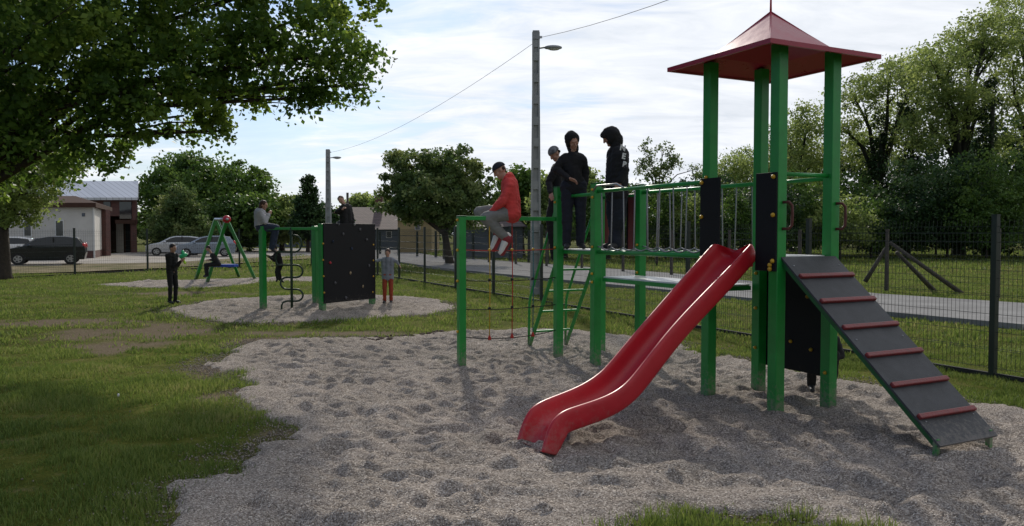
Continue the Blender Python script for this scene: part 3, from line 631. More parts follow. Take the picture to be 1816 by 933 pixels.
def leafcloud(lobes, nclump, nleaf, csize, lsize, droop=.0, flat=.7):
    lobes = [np.array(l, float) for l in lobes]; vol = np.array([l[3]*l[4]*l[5] for l in lobes])**.8; pr = vol/vol.sum()
    idx = rng.choice(len(lobes), nclump, p=pr); Lb = np.array(lobes)[idx]
    d = rng.normal(size=(nclump, 3)); d /= np.linalg.norm(d, axis=1)[:, None]; rad = rng.random(nclump)**.42
    cc_ = Lb[:, :3]+d*rad[:, None]*Lb[:, 3:6]
    nleaf = int(nleaf*2.3); lsize = lsize*.62; cs = csize*.9*(.5+1.0*rng.random(nclump))
    off = rng.normal(size=(nclump, nleaf, 3)); off /= np.linalg.norm(off, axis=2)[..., None]; off *= (rng.random((nclump, nleaf, 1))**.5)
    off[..., 2] *= flat; P = (cc_[:, None]+off*cs[:, None, None]).reshape(-1, 3); P[:, 2] -= droop*np.abs(off.reshape(-1, 3)[:, 0])
    n = len(P); nr = rng.normal(size=(n, 3)); nr[:, 2] += .5; nr /= np.linalg.norm(nr, axis=1)[:, None]
    a = np.cross(nr, rng.normal(size=(n, 3))); a /= np.linalg.norm(a, axis=1)[:, None]; b = np.cross(nr, a)
    s = lsize*(.6+.8*rng.random(n))[:, None]
    V = np.stack([P-a*s*.5, P+b*s*.36-a*s*.05+nr*s*.08, P+a*s*.5, P-b*s*.36-a*s*.05+nr*s*.08], 1).reshape(-1, 3)
    F = np.arange(n*4).reshape(-1, 4)
    crnd = np.repeat(rng.random(nclump), nleaf)*.6+rng.random(n)*.4
    return V, F, crnd
def limb_tubes(bm, base, r, lobes, first=.35, sub=2):
    base = Vector(base); top = sum((Vector(l[:3]) for l in lobes), Vector())/len(lobes)
    zlow = min(l[2]-l[5] for l in lobes); j = Vector((base.x*.8+top.x*.2, base.y*.8+top.y*.2, max(zlow*.8+.3, top.z*first)))
    tube(bm, [base-Vector((0, 0, .1)), base+Vector((0, 0, .15)), base.lerp(j, .5), j], [r*1.45, r*1.1, r*.9, r*.75], 10)
    for l in lobes:
        c = Vector(l[:3]); m1 = j.lerp(c, .5)+Vector((random.uniform(-.1, .1)*l[3], random.uniform(-.1, .1)*l[3], .12*(c-j).length)); tube(bm, [j-Vector((0, 0, .1)), m1, c], [r*.55, r*.36, r*.15], 7)
        for _ in range(sub+1):
            e = c+Vector([random.uniform(-.7, .7)*l[3+i] for i in range(3)]); s0 = m1.lerp(c, random.random()); tube(bm, [s0, s0.lerp(e, .5)+Vector((0, 0, .1)), e], [r*.2, r*.12, r*.04], 5)
def tree(name, label, base, lobes, nclump, nleaf, csize, lsize, lm, tr=.2, bark='bark', group=None, cat='tree', **k):
    t = thing(name, label, cat, base, group); bm = bmesh.new(); limb_tubes(bm, base, tr, lobes); obj('trunk', bm, M[bark], t, smooth=True)
    V, F, r = leafcloud(lobes, nclump, nleaf, csize, lsize, **k); npmesh('crown', V, F, M[lm], t, rnd=r); return t
def tpx(px, D): return (px-908)/FPX*D
def lob(px, py, D, rx, rz, ry=None):    # survey of a crown lobe: centre and radii (in photo units) at distance D
    s = D/FPX; return (tpx(px, D), D, zpx(py, D), rx*s, (ry or rx)*s, rz*s)
# near maple, trunk outside the picture on the left
D = 13.
tree('maple_tree', 'large dark maple overhanging the lawn at the upper left, its trunk out of the picture', (-10.8, 13.2, 0),
     [lob(520, 40, 13, 160, 150), lob(600, -60, 13.4, 115, 130), lob(330, 90, 12.8, 165, 135), lob(445, 110, 13.2, 110, 75), lob(100, 200, 12.8, 170, 110), lob(250, 150, 12.2, 110, 90), lob(20, 240, 13.8, 150, 90), lob(605, 95, 13, 70, 68), lob(330, 205, 13.4, 70, 45), lob(392, 232, 13.1, 50, 26), lob(560, 172, 13, 48, 28), lob(655, 150, 13, 36, 32),
      lob(180, -80, 13.5, 330, 190, 260), lob(-150, 150, 13.5, 260, 230), lob(-100, -150, 14, 300, 220), lob(420, -180, 14, 240, 140), lob(60, 60, 11.4, 190, 150)],
     2000, 26, .36, .15, 'leaf1', .12, 'bark', droop=.12)
D = 27.
pt = G(8, 496)
tree('roadside_tree', 'bright green tree at the left edge with a dark upright trunk on the lawn', pt,
     [lob(10, 290, 28, 90, 100), lob(60, 330, 27, 55, 50), lob(-60, 240, 29, 140, 130), lob(90, 290, 28, 60, 55), lob(20, 372, 27, 55, 28), lob(-80, 350, 28, 80, 50)],
     800, 24, .5, .19, 'leaf4', .22, 'bark', droop=.1)
# background trees, left
tree('tree', 'broad dark green tree, the tallest behind the silver cars', (tpx(360, 74), 74, 0), [lob(330, 330, 74, 75, 55), lob(420, 325, 74, 62, 48), lob(285, 360, 73, 45, 60), lob(455, 340, 75, 32, 40), lob(375, 375, 72, 110, 60), lob(330, 300, 75, 50, 32)], 520, 26, 1.1, .5, 'leaf2', .35)
tree('conical_tree', 'dense conical evergreen behind the left silver car', (tpx(320, 64), 64, 0), [lob(320, 400, 64, 52, 38), lob(320, 372, 64, 38, 32), lob(321, 348, 64, 22, 24), lob(300, 415, 63, 42, 28), lob(345, 412, 63, 42, 28)], 420, 26, .6, .34, 'leaf5', .2)
tree('tree', 'low rounded green tree between the conical evergreen and the girl in grey', (tpx(425, 68), 68, 0), [lob(425, 395, 68, 60, 42), lob(400, 375, 68, 32, 26), lob(460, 385, 68, 42, 35)], 260, 24, 1.0, .5, 'leaf2', .25)
tree('tree', 'pale green rounded tree right of the girl in grey', (tpx(500, 72), 72, 0), [lob(500, 385, 72, 40, 40), lob(525, 398, 70, 38, 32), lob(480, 400, 72, 35, 35)], 260, 24, .9, .5, 'leaf4', .25)
tree('spruce_tree', 'narrow pointed spruce above the snake shaped climbing pole', (tpx(546, 66), 66, 0), [lob(546, 322, 66, 10, 13), lob(546, 340, 66, 15, 14), lob(547, 360, 66, 22, 16), lob(548, 382, 66, 30, 18), lob(548, 404, 66, 38, 20)], 300, 24, .45, .34, 'leaf3', .16)
tree('tree', 'low dark tree between the spruce and the far street lamp', (tpx(585, 70), 70, 0), [lob(590, 402, 70, 30, 30), lob(572, 388, 71, 22, 22)], 170, 24, .8, .45, 'leaf3', .2)
tree('tree', 'small round tree rising over the brown house roof', (tpx(642, 96), 96, 0), [lob(642, 362, 96, 26, 18), lob(632, 372, 96, 26, 16)], 120, 22, .9, .6, 'leaf4', .2)
tree('tree', 'small dark tree over the right end of the brown house roof', (tpx(676, 88), 88, 0), [lob(676, 360, 88, 16, 16), lob(690, 372, 88, 18, 16)], 100, 22, .8, .5, 'leaf2', .2)
pt = G(797, 468)
tree('walnut_tree', 'round spreading walnut tree behind the boy in the red hoodie', pt, [lob(735, 305, 42, 55, 42), lob(800, 300, 42, 62, 42), lob(770, 345, 41, 85, 45), lob(700, 340, 42, 32, 30), lob(845, 335, 43, 38, 48), lob(730, 380, 41, 50, 22), lob(820, 375, 42, 55, 35), lob(700, 283, 42, 26, 16), lob(688, 368, 42, 22, 8)],
     640, 20, .42, .27, 'leaf5', .22, 'bark')
# trees and bushes behind the standing boys
tree('tree', 'dark leafy tree right behind the near street lamp', (tpx(925, 58), 58, 0), [lob(920, 345, 58, 38, 45), lob(895, 375, 57, 32, 38), lob(950, 360, 58, 32, 45)], 260, 24, .8, .42, 'leaf2', .25)
tree('tree', 'yellow green tree behind the boy in the patterned cap', (tpx(1000, 52), 52, 0), [lob(985, 355, 52, 45, 48), lob(1030, 345, 53, 36, 42), lob(1005, 390, 51, 60, 35)], 300, 24, .75, .38, 'leaf4', .25)
tree('tree', 'green tree between the two hooded boys', (tpx(1075, 50), 50, 0), [lob(1070, 360, 50, 42, 38), lob(1110, 370, 50, 32, 34), lob(1060, 395, 49, 60, 32)], 260, 24, .7, .36, 'leaf2', .25)
tree('sparse_tree', 'thin sparse young tree against the sky above the rope bridge', (tpx(1165, 40), 40, 0), [lob(1145, 270, 40, 16, 22), lob(1175, 265, 40, 16, 16), lob(1195, 285, 40, 16, 14), lob(1160, 300, 40, 32, 18), lob(1235, 300, 40, 14, 14), lob(1130, 285, 40, 10, 10)], 90, 14, .3, .17, 'leaf5', .07)
LR = [ # right wood
 ('locust_tree', 'leafy locust tree just left of the playhouse tower roof posts', (1300, 44), [(1295, 300, 40, 26), (1330, 285, 34, 28), (1265, 320, 34, 24), (1310, 340, 60, 34)], 300, 'leaf4', .16),
 ('locust_tree', 'locust tree seen between the posts of the playhouse tower', (1405, 41), [(1400, 250, 48, 40), (1430, 215, 42, 38), (1380, 300, 60, 45), (1440, 290, 55, 50)], 430, 'leaf4', .2),
 ('locust_tree', 'airy locust tree with a forked dark trunk right of the tower', (1555, 38), [(1510, 170, 52, 34), (1570, 145, 62, 36), (1620, 125, 58, 38), (1490, 225, 45, 34), (1600, 200, 66, 36), (1545, 265, 70, 40)], 480, 'leaf4', .26),
 ('locust_tree', 'tall locust tree with an ivy clad trunk near the right edge', (1700, 35), [(1650, 110, 60, 34), (1710, 90, 60, 40), (1680, 170, 75, 36), (1740, 60, 60, 45), (1650, 230, 66, 40), (1725, 200, 50, 30)], 500, 'leaf4', .3),
 ('locust_tree', 'tallest locust tree cut by the right edge of the picture', (1830, 36), [(1800, 60, 62, 60), (1830, 0, 80, 60), (1790, 160, 60, 50), (1850, 120, 90, 80), (1810, 240, 60, 50)], 480, 'leaf4', .3),
]
KD = 1.65
for nm, lb, (px, D), ls, n, lm, tr in LR:
    D *= KD
    tree(nm, lb, (tpx(px, D), D, 0), [lob(a_, b_, D+random.uniform(-3, 3), c_2, d_) for a_, b_, c_2, d_ in ls], int(n*.95), 19, .90, .30, lm, tr*1.5, 'ivybark', droop=.15)
# ivy columns round the big trunks
for lb, px, D, y0, y1, r in (('thick dark ivy climbing the trunk of the airy locust tree', 1552, 37.5, 430, 215, 22), ('dark ivy mass on the forked trunk in the wood', 1608, 36.5, 430, 190, 34), ('dark ivy column near the right edge of the wood', 1748, 34.5, 430, 150, 26)):
    D *= KD
    t = thing('ivy', lb, 'ivy', (tpx(px, D), D, 0)); bm = bmesh.new(); tube(bm, [(tpx(px, D), D, -.1), (tpx(px+8, D), D, zpx(y1+20, D))], [.3, .12], 8); obj('stem', bm, M['ivybark'], t, smooth=True)
    k = 7; V, F, rr = leafcloud([lob(px+random.uniform(-8, 8), y0+(y1-y0)*i/k, D, r*(1.1-.5*i/k), abs(y1-y0)/k*.75) for i in range(k+1)], 140, 22, .62, .27); npmesh('foliage', V, F, M['ivy'], t, rnd=rr)
# understorey
US = [(1180, 30, 372, 42, 48, 'leaf2'), (1225, 30, 385, 55, 42, 'leaf4'), (1290, 29, 378, 50, 48, 'leaf2'), (1355, 30, 372, 60, 55, 'leaf3'), (1420, 31, 365, 55, 60, 'leaf2'), (1490, 30, 385, 55, 42, 'leaf4'), (1545, 31, 390, 50, 38, 'leaf2'),
      (1610, 31, 355, 70, 75, 'leaf3'), (1680, 31, 350, 70, 80, 'leaf3'), (1750, 30, 345, 70, 85, 'leaf2'), (1830, 31, 345, 80, 90, 'leaf2'), (1480, 36, 350, 80, 50, 'leaf2'), (1660, 36, 335, 90, 60, 'leaf2'), (1130, 33, 392, 50, 34, 'leaf2'), (1060, 36, 402, 50, 28, 'leaf3'), (1260, 38, 345, 70, 45, 'leaf3')]
BL_ = ['low bush behind the right hand hooded boy', 'pale bush behind the middle of the rope bridge', 'bush seen through the bridge ropes next to the slide panel', 'dark bush between the two black slide panels', 'bush seen between the two front tower posts', 'pale bush behind the right handle of the tower',
  'bush just right of the rightmost tower post', 'dark tall bush above the leaning timber braces', 'dark tall bush left of the near fence post', 'tall bush behind the top of the near fence post', 'tall bush cut by the right edge of the picture', 'far bush behind the rightmost tower post', 'far bush above the lower end of the timber braces',
  'low bush behind the post where the rope bridge begins', 'low dark bush seen between the two hooded boys', 'far dark bush above the handrail of the rope bridge']
for i, (px, D, py, rx, rz, lm) in enumerate(US):
    D *= KD
    lb = BL_[i]
    tree('bush', lb, (tpx(px, D), D, 0), [lob(px, py, D, rx, rz), lob(px, 418, D-.5, rx*.9, 24), lob(px-rx*.5, 414-(414-py)*.5, D-.8, rx*.7, rz*.5), lob(px+rx*.5, 414-(414-py)*.4, D-.6, rx*.7, rz*.5)], int(70+rx*rz*.035), 20, .65, .27, lm, .08, group='bushes at the edge of the wood', cat='bush')
t = thing('undergrowth', 'continuous dark undergrowth along the foot of the wood on the right', 'undergrowth', (tpx(1500, 33), 33, 0)); t['kind'] = 'stuff'
V, F, rr = leafcloud([lob(1120+i*42, 418+random.uniform(-8, 4), 53+random.uniform(-1, 2), 36, 26+random.uniform(-3, 10)) for i in range(22)], 700, 20, .72, .3); o = npmesh('foliage', V, F, M['leaf3'], t, rnd=rr); o['kind'] = 'stuff'
# far wood closing the view
t = thing('woodland', 'far dark belt of trees closing the view behind the wood', 'woodland', (tpx(1500, 60), 60, 0)); 
V, F, rr = leafcloud([lob(1000+i*75, 372-max(0, i-3)*9, 88+random.uniform(0, 8), 65, 50+max(0, i-3)*8) for i in range(14)], 900, 22, 1.7, .75); o = npmesh('crown', V, F, M['leaf3'], t, rnd=rr)
t['kind'] = 'stuff'; o['kind'] = 'stuff'
t = thing('woodland', 'far low belt of trees behind the parked cars and the houses', 'woodland', (tpx(400, 120), 120, 0)); t['kind'] = 'stuff'
V, F, rr = leafcloud([lob(190+i*62, 398, 118+random.uniform(0, 8), 48, 22) for i in range(13)], 600, 22, 1.8, .9); o = npmesh('crown', V, F, M['leaf2'], t, rnd=rr); o['kind'] = 'stuff'


# ================================================================== CARS
def car(label, px, py, length, paint, kind='hatch', facing=-1, yaw=0.0, shrink=1.0, dz=0):
    base = G(px, py); t = thing('parked_car', label, 'car', (0, 0, 0)); Lh = length; 
    Wd = .86
    # side outline, x forward (front = +), metres from the rear axle side; unit length scaled
    k = Lh/4.0
    if kind == 'hatch':
        top = [(-2.0, .62), (-1.96, .95), (-1.78, 1.18), (-1.60, 1.42), (-1.0, 1.50), (-.2, 1.50), (.35, 1.40), (1.05, 1.00), (1.72, .86), (1.96, .70), (2.0, .42)]
        glassp = [(-1.42, 1.08), (-1.34, 1.36), (-.9, 1.43), (-.2, 1.43), (.25, 1.34), (.85, 1.02)]
    else:
        top = [(-2.0, .60), (-1.98, .92), (-1.86, 1.05), (-1.62, 1.36), (-1.0, 1.46), (0, 1.47), (.4, 1.38), (1.05, 1.0), (1.75, .84), (1.97, .66), (2.0, .40)]
        glassp = [(-1.55, 1.04), (-1.42, 1.31), (-.9, 1.39), (0, 1.40), (.32, 1.32), (.88, 1.01)]
    wx = (-1.25, 1.28); rw = .31
    bot = []
    for cx_ in sorted(wx, reverse=True):
        for i in range(0, 9):
            a_ = math.pi*i/8; bot.append((cx_+(rw+.05)*math.cos(a_), .26+(rw+.05)*math.sin(a_)))
    outline = [(x, z) for x, z in top]+[(1.9, .24)]+bot+[(-1.92, .26)]
    hw = lambda z: Wd-(.0 if z < .95 else (z-.95)*.42)-(.05 if z < .35 else 0)
    bm = bmesh.new(); A_ = [bm.verts.new((x*k, -hw(z), z)) for x, z in outline]; B_ = [bm.verts.new((x*k, hw(z), z)) for x, z in outline]; n = len(A_)
    bm.faces.new(A_); bm.faces.new(B_[::-1])
    for i in range(n): bm.faces.new((A_[i], A_[(i+1) % n], B_[(i+1) % n], B_[i]))
    bmesh.ops.triangulate(bm, faces=[f for f in bm.faces if len(f.verts) > 4])
    body = obj('body', bm, M[paint], t, bevel=.03)
    for s_ in (-1, 1):
        bm = bmesh.new(); ring = [bm.verts.new((x*k, s_*(hw(z)+.012), z)) for x, z in glassp]; bm.faces.new(ring)
        g = obj('side_glass', bm, M['glass'], t); sm = g.modifiers.new('s', 'SOLIDIFY'); sm.thickness = .008; sm.offset = 0
        bm = bmesh.new(); box(bm, (-.42*k, s_*(hw(1.22)+.02), 1.22), (.07, .03, .46), (1, 0, 0)); obj('door_pillar', bm, M['rubber'], g)
        bm = bmesh.new(); ellip(bm, (.72*k, s_*(Wd+.06), 1.02), (.10, .08, .07), seg=8); obj('mirror', bm, M[paint], t, smooth=True)
        bm = bmesh.new()
        for hx in (-.95, -.05): box(bm, (hx*k, s_*(Wd+.012), .88), (.17, .03, .03))
        obj('door_handle', bm, M['rubber'], t)
    for gl in (((.40, 1.385), (1.03, 1.01), 'windscreen'), ((-1.63, 1.33), (-1.80, 1.10), 'rear_window')):
        (xa, za), (xb, zb), nm = gl; o_ = .03 if nm == 'windscreen' else -.03; bm = bmesh.new(); v = [bm.verts.new(p) for p in ((xa*k+o_, -hw(za)+.1, za+.02), (xa*k+o_, hw(za)-.1, za+.02), (xb*k+o_, hw(zb)-.12, zb+.02), (xb*k+o_, -hw(zb)+.12, zb+.02))]; bm.faces.new(v)
        g = obj(nm, bm, M['glass'], t); sm = g.modifiers.new('s', 'SOLIDIFY'); sm.thickness = .01
    for s_ in (-1, 1):
        bm = bmesh.new(); ellip(bm, (-1.90*k, s_*(Wd-.13), .98), (.10, .12, .18), seg=10); obj('tail_light', bm, M['tail'], t, smooth=True)
        bm = bmesh.new(); ellip(bm, (1.86*k, s_*(Wd-.2), .70), (.16, .19, .09), seg=10); obj('headlight', bm, M['headl'], t, smooth=True)
        for cx_ in wx:
            bm = bmesh.new(); y0 = s_*(Wd-.19); tube(bm, [(cx_*k, y0, rw), (cx_*k, s_*(Wd-.0), rw)], rw, 24); wh_ = obj('wheel', bm, M['rubber'], t, smooth=False)
            bm = bmesh.new(); tube(bm, [(cx_*k, s_*(Wd-.02), rw), (cx_*k, s_*(Wd+.012), rw)], rw*.62, 18); obj('rim', bm, M['rim'], wh_)
            bm = bmesh.new()
            for q in range(5): a_ = q*2*math.pi/5; box(bm, (cx_*k+math.cos(a_)*rw*.4, s_*(Wd+.016), rw+math.sin(a_)*rw*.4), (rw*.22, .012, rw*.22), (math.cos(a_), 0, math.sin(a_)), (0, 1, 0))
            obj('spoke_gap', bm, M['rubber'], wh_)
    bm = bmesh.new(); box(bm, (0, 0, .30), (3.2*k, 1.5, .16)); obj('underside', bm, M['rubber'], t)
    t.scale = (1, 1, .93); t.location = base+Vector((0, 0, .045)); t.rotation_euler = (0, 0, (math.pi if facing < 0 else 0)+yaw); return t
car('dark hatchback parked in front of the pale building, red tail lamp to the right', 83, 470, 3.6, 'cardark', 'hatch', -1, R(25))
car('white car mostly hidden behind the dark hatchback', 2, 463, 4.1, 'carwhite', 'sedan', -1, R(25))
car('silver car parked left of the other silver one, its front wheel in view', 312, 454, 3.9, 'carsilver', 'sedan', -1, R(23))
car('blue grey car parked right of the silver one, behind the swing', 366, 456, 3.8, 'carblue', 'hatch', -1, R(18))

# ================================================================== BIG PLAY STRUCTURE
TH = .475; PA = .655; PB = .877; BL = 2.006; PR = 1.544
O = Vector((2.32, 6.98, 0)); U = Vector((math.cos(TH), math.sin(TH), 0)); Vv = Vector((-math.sin(TH), math.cos(TH), 0)); Z = Vector((0, 0, 1))
def W(i, j, z=0): return O+U*i+Vv*j+Z*z
PZ = 1.385; HZ = 2.10
play = thing('play_structure', 'green climbing frame with red slide, roofed tower, rope bridge and black ramp on the gravel', 'playground frame', W(.3, 1.5))
def post(p, h, s=.098, cap=True, parent=None, z0=-.15, m='green'):
    bm = bmesh.new(); box(bm, p+Z*((h+z0)/2), (s, s, h-z0), U, Vv); o = obj('post', bm, M[m], parent or play, bevel=.006)
    if cap: bm = bmesh.new(); box(bm, p+Z*(h+.006), (s*1.04, s*1.04, .014), U, Vv); obj('cap', bm, M['greend'], o, bevel=.004)
    return o
for i, j, h in ((0, 0, 3.24), (0, PB, 3.24), (PA, PB, 3.24), (PA, 0, 3.24)): post(W(i, j), h, .104, False)
P3 = W(0, PB+BL); P5 = W(PA, PB+BL); P4 = W(PA, PB+BL+.877); P2 = W(0, PB+BL+.877)
for p in (P3, P5, P4, P2): post(p, 2.19)
P1 = G(821, 650)+Vv*.04; P1.z = 0
post(P1, 1.80, .088)
def bolt(p, n, r=.022, parent=None):
    bm = bmesh.new(); n = Vector(n).normalized(); tube(bm, [p, p+n*.010, p+n*.020, p+n*.026], [r, r, r*.75, r*.25], 10); return obj('bolt', bm, M['yellow'], parent or play, smooth=True)
def pipe(name, pts, r, m='green', parent=None, n=8): 
    bm = bmesh.new(); tube(bm, pts, r, n); return obj(name, bm, M[m], parent or play, smooth=True)
# roof
rt = thing  # (name kept short)
bm = bmesh.new(); c0 = (PA/2, PB/2); rs = .672; ri = .37
def ring(h_, z): return [bm.verts.new(W(c0[0]+sx*h_, c0[1]+sy*h_, z)) for sx, sy in ((-1, -1), (1, -1), (1, 1), (-1, 1))]
g0 = ring(rs, 3.165); g1 = ring(rs, 3.205); g2 = ring(ri, 3.30); ap = bm.verts.new(W(*c0, 3.66)); g3 = ring(rs-.025, 3.165); g4 = ring(rs-.03, 3.185); g5 = ring(ri, 3.275); ap2 = bm.verts.new(W(*c0, 3.6))
for a_, b_ in ((g0, g1), (g1, g2), (g3, g0), (g4, g3), (g5, g4)):
    for k in range(4): bm.faces.new((a_[k], a_[(k+1) % 4], b_[(k+1) % 4], b_[k]))
for k in range(4): bm.faces.new((g2[k], g2[(k+1) % 4], ap)); bm.faces.new((ap2, g5[(k+1) % 4], g5[k]))
roof = obj('roof', bm, M['roofred'], play)
pipe('finial', [W(*c0, 3.6), W(*c0, 3.86)], [.012, .008], 'red', roof)
bm = bmesh.new()
for sx, sy in ((-1, -1), (1, -1), (1, 1), (-1, 1)): bar(bm, W(c0[0]+sx*(ri-.02), c0[1]+sy*(ri-.02), 3.305), W(c0[0], c0[1], 3.665), .018, .008)
obj('ridge_trim', bm, M['roofred'], roof)
for k in range(3): bm = bmesh.new(); ellip(bm, W(-.3+.45*k+.1, c0[1]-rs+.06, 3.215), (.014, .014, .012), seg=8); obj('rivet', bm, M['roofred'], roof, smooth=True)
# platforms
def deck(name, i0, i1, j0, j1, z, top='deck'):
    bm = bmesh.new(); box(bm, W((i0+i1)/2, (j0+j1)/2, z-.022), (i1-i0, j1-j0, .044), U, Vv); o = obj(name, bm, M['green'], play)
    bm = bmesh.new(); box(bm, W((i0+i1)/2, (j0+j1)/2, z+.008), (i1-i0-.02, j1-j0-.02, .016), U, Vv); obj('deck_sheet', bm, M[top], o); return o
deck('platform', .052, PA-.052, .0, PB, PZ); deck('platform', .05, PA-.05, PB+BL, PB+BL+.877, PZ)
deck('bridge_deck', .06, PA-.06, PB+.055, PB+BL-.055, 1.07)
# rails of the bridge and platforms
for i in (0, PA):
    pipe('handrail', [W(i, PB+.05, HZ), W(i, PB+BL-.05, HZ)], .021); pipe('lower_rail', [W(i, PB+.05, PZ-.005), W(i, PB+BL-.05, PZ-.005)], .024)
    nr = 9
    for k in range(nr):
        j = PB+.12+(BL-.24)*k/(nr-1); jj = j+(.02 if k % 2 else -.02)
        pts = [W(i, j, HZ+.02), W(i, j+(jj-j)*.5, 1.75), W(i, jj, PZ+.035)]
        rp = pipe('rope', pts, .0075, 'rope', n=5)
    bm = bmesh.new(); nn = nr*8; pts = []
    for k in range((nr-1)*8+1):
        j = PB+.12+(BL-.24)*k/((nr-1)*8); ph = (k % 8)/8; pts.append(W(i, j, PZ+.022+.028*(abs(2*ph-1)**1.6)))
    tube(bm, [W(i, PB+.03, PZ+.06)]+pts+[W(i, PB+BL-.03, PZ+.06)], .008, 5); obj('scalloped_rope', bm, M['rope'], play, smooth=True)
pipe('handrail', [W(0, PB+BL+.05, 2.07), W(0, PB+BL+.83, 2.07)], .02)
pipe('handrail', [W(PA, PB+BL+.05, 2.07), W(PA, PB+BL+.83, 2.07)], .02)
pipe('handrail', [W(PA, .05, 2.10), W(PA, PB-.05, 2.10)], .019); pipe('handrail', [W(.05, 0, 2.12), W(PA-.05, 0, 2.12)], .019)
pipe('grab_bar', [W(-.05, PB+BL-.02, HZ+.0), W(-.06, PB+BL-.1, HZ+.06), W(-.05, PB+BL-.5, HZ+.06), W(0, PB+BL-.6, HZ)], .012, 'steel')
# red entry panels on the far side of the standing platform
for j0 in (PB+BL+.10, PB+BL+.62):
    bm = bmesh.new(); box(bm, W(PA+.0, j0+.08, PZ+.36), (.02, .16, .70), U, Vv); pn = obj('entry_panel', bm, M['cleat'], play, bevel=.01)
    bm = bmesh.new(); box(bm, W(PA+.0, j0+(.17 if j0 < PB+BL+.3 else -.01), PZ+.36), (.03, .022, .70), U, Vv); obj('edge_strip', bm, M['black'], pn)
# black panels beside the slide
for j0, j1 in ((.0, .245), (PB-.215, PB+.06)):
    bm = bmesh.new(); box(bm, W(-.062, (j0+j1)/2-(.05 if j0 < .1 else 0), 1.70), (.018, j1-j0+(.0), .86), U, Vv); pn = obj('slide_panel', bm, M['black'], play, bevel=.004)
    jb = j1-.03 if j0 > .3 else .0
    for zz in (2.09, 1.76, 1.36): bolt(W(-.072, (j1-.03) if j0 > .3 else (j0-.02), zz), -U, .02, pn)
for zz in (1.325, 1.29): bolt(W(-.072, .01, zz), -U, .02)
# lower black panels
bm = bmesh.new(); box(bm, W(PA+.062, PB/2, .81), (.018, PB+.06, 1.08), U, Vv); lp = obj('lower_panel', bm, M['black'], play, bevel=.004)
for jj, zz in ((.3, 1.0), (.5, .55), (.25, .5), (.6, 1.1)): bolt(W(PA+.052, jj, zz), -U, .018, lp)
for i, j, zs in ((0, PB, (2.14,)), (0, PB+BL, (2.12, 2.03, 1.44, 1.12, 1.02)), (0, PB+BL+.877, (2.0, 1.42)), (PA, 0, (.33, .9)), (PA, PB, (.45, .85, 1.2)), (PA, PB+BL, (1.46, 1.12))):
    for zz in zs: bolt(W(i-.052, j-.01, zz), -U, .017)
for zz in (1.76, 1.40, 1.03, .42): bolt(P1+Z*zz-U*.044, -U, .018)
# grab handles
for i in (0, PA):
    p = W(i+.0, -.055, 0); 
    pipe('grab_handle', [p+Z*1.87, p+Z*1.87-Vv*.045+U*.03, p+Z*1.84-Vv*.06+U*.05, p+Z*1.75-Vv*.062+U*.052, p+Z*1.67-Vv*.06+U*.05, p+Z*1.64-Vv*.045+U*.03, p+Z*1.64], .0125, 'handle')
# ramp
ra = W(PA/2, -.045, PZ+.005); rb = W(PA/2+.015, -PR, .085); rd = (rb-ra); rl = rd.length; rn = U.cross(rd.normalized()); rn = rn if rn.z > 0 else -rn; rdn = rd.normalized(); rw_ = PA+.015
bm = bmesh.new(); box(bm, (ra+rb)/2, (rl, rw_, .018), rdn, U); rampo = obj('ramp', bm, M['rampblack'], play, bevel=.003)
for k in range(6):
    q = ra.lerp(rb, .13+.149*k)+rn*.024-U*.0; bm = bmesh.new(); box(bm, q, (.042, rw_-.015, .03), rdn, U); obj('cleat', bm, M['cleat'], rampo, bevel=.008)
for s_ in (-1, 1):
    bm = bmesh.new(); box(bm, (ra+rb)/2+U*s_*(rw_/2-.03)-rn*.032, (rl-.03, .035, .034), rdn, U); sr = obj('side_rail', bm, M['greend'], rampo)
    bm = bmesh.new(); p = rb+U*s_*(rw_/2-.03)-rdn*.06; box(bm, Vector((p.x, p.y, .02)), (.035, .035, .22), U, Vv); obj('foot', bm, M['green'], sr)
    for k in (.02, .5, .95):
        bm = bmesh.new(); q = ra.lerp(rb, .04+.9*k)+U*s_*(rw_/2-.06)+rn*.010; ellip(bm, q, (.008, .008, .005), seg=8); obj('screw', bm, M['steel'], rampo, smooth=True)
# slide: wall outlines surveyed from the photograph, laid on the two wall planes
n0, n1 = W(-.05, .235), W(-2.36, -.19); f0_, f1_ = W(-.05, .645), W(-2.40, .20)
nn_ = (n1-n0).cross(Z).normalized(); nf_ = (f1_-f0_).cross(Z).normalized()
ntop = [(1336, 431), (1290, 480), (1213, 557), (1170, 608), (1132, 658), (1113, 680), (1091, 697), (1058, 711), (1015, 724), (998, 731), (985, 742), (975, 758), (968, 780), (962, 803)]
nbot = [(1338, 482), (1300, 518), (1240, 574), (1190, 634), (1150, 682), (1128, 702), (1105, 716), (1072, 731), (1038, 746), (1022, 754), (1008, 763), (998, 775), (992, 790), (988, 803)]
NT = [on_plane(*p, n0, nn_) for p in ntop]; NB = [on_plane(*p, n0, nn_) for p in nbot]
def slide_pts(t, a_=0): return t
ftop = [(1266, 431), (1228, 473), (1152, 560), (1112, 606), (1076, 650), (1060, 664), (1040, 678), (1012, 692), (968, 708), (950, 717), (938, 728), (930, 743), (923, 760), (917, 781)]
FT = [on_plane(*p, f0_, nf_) for p in ftop]
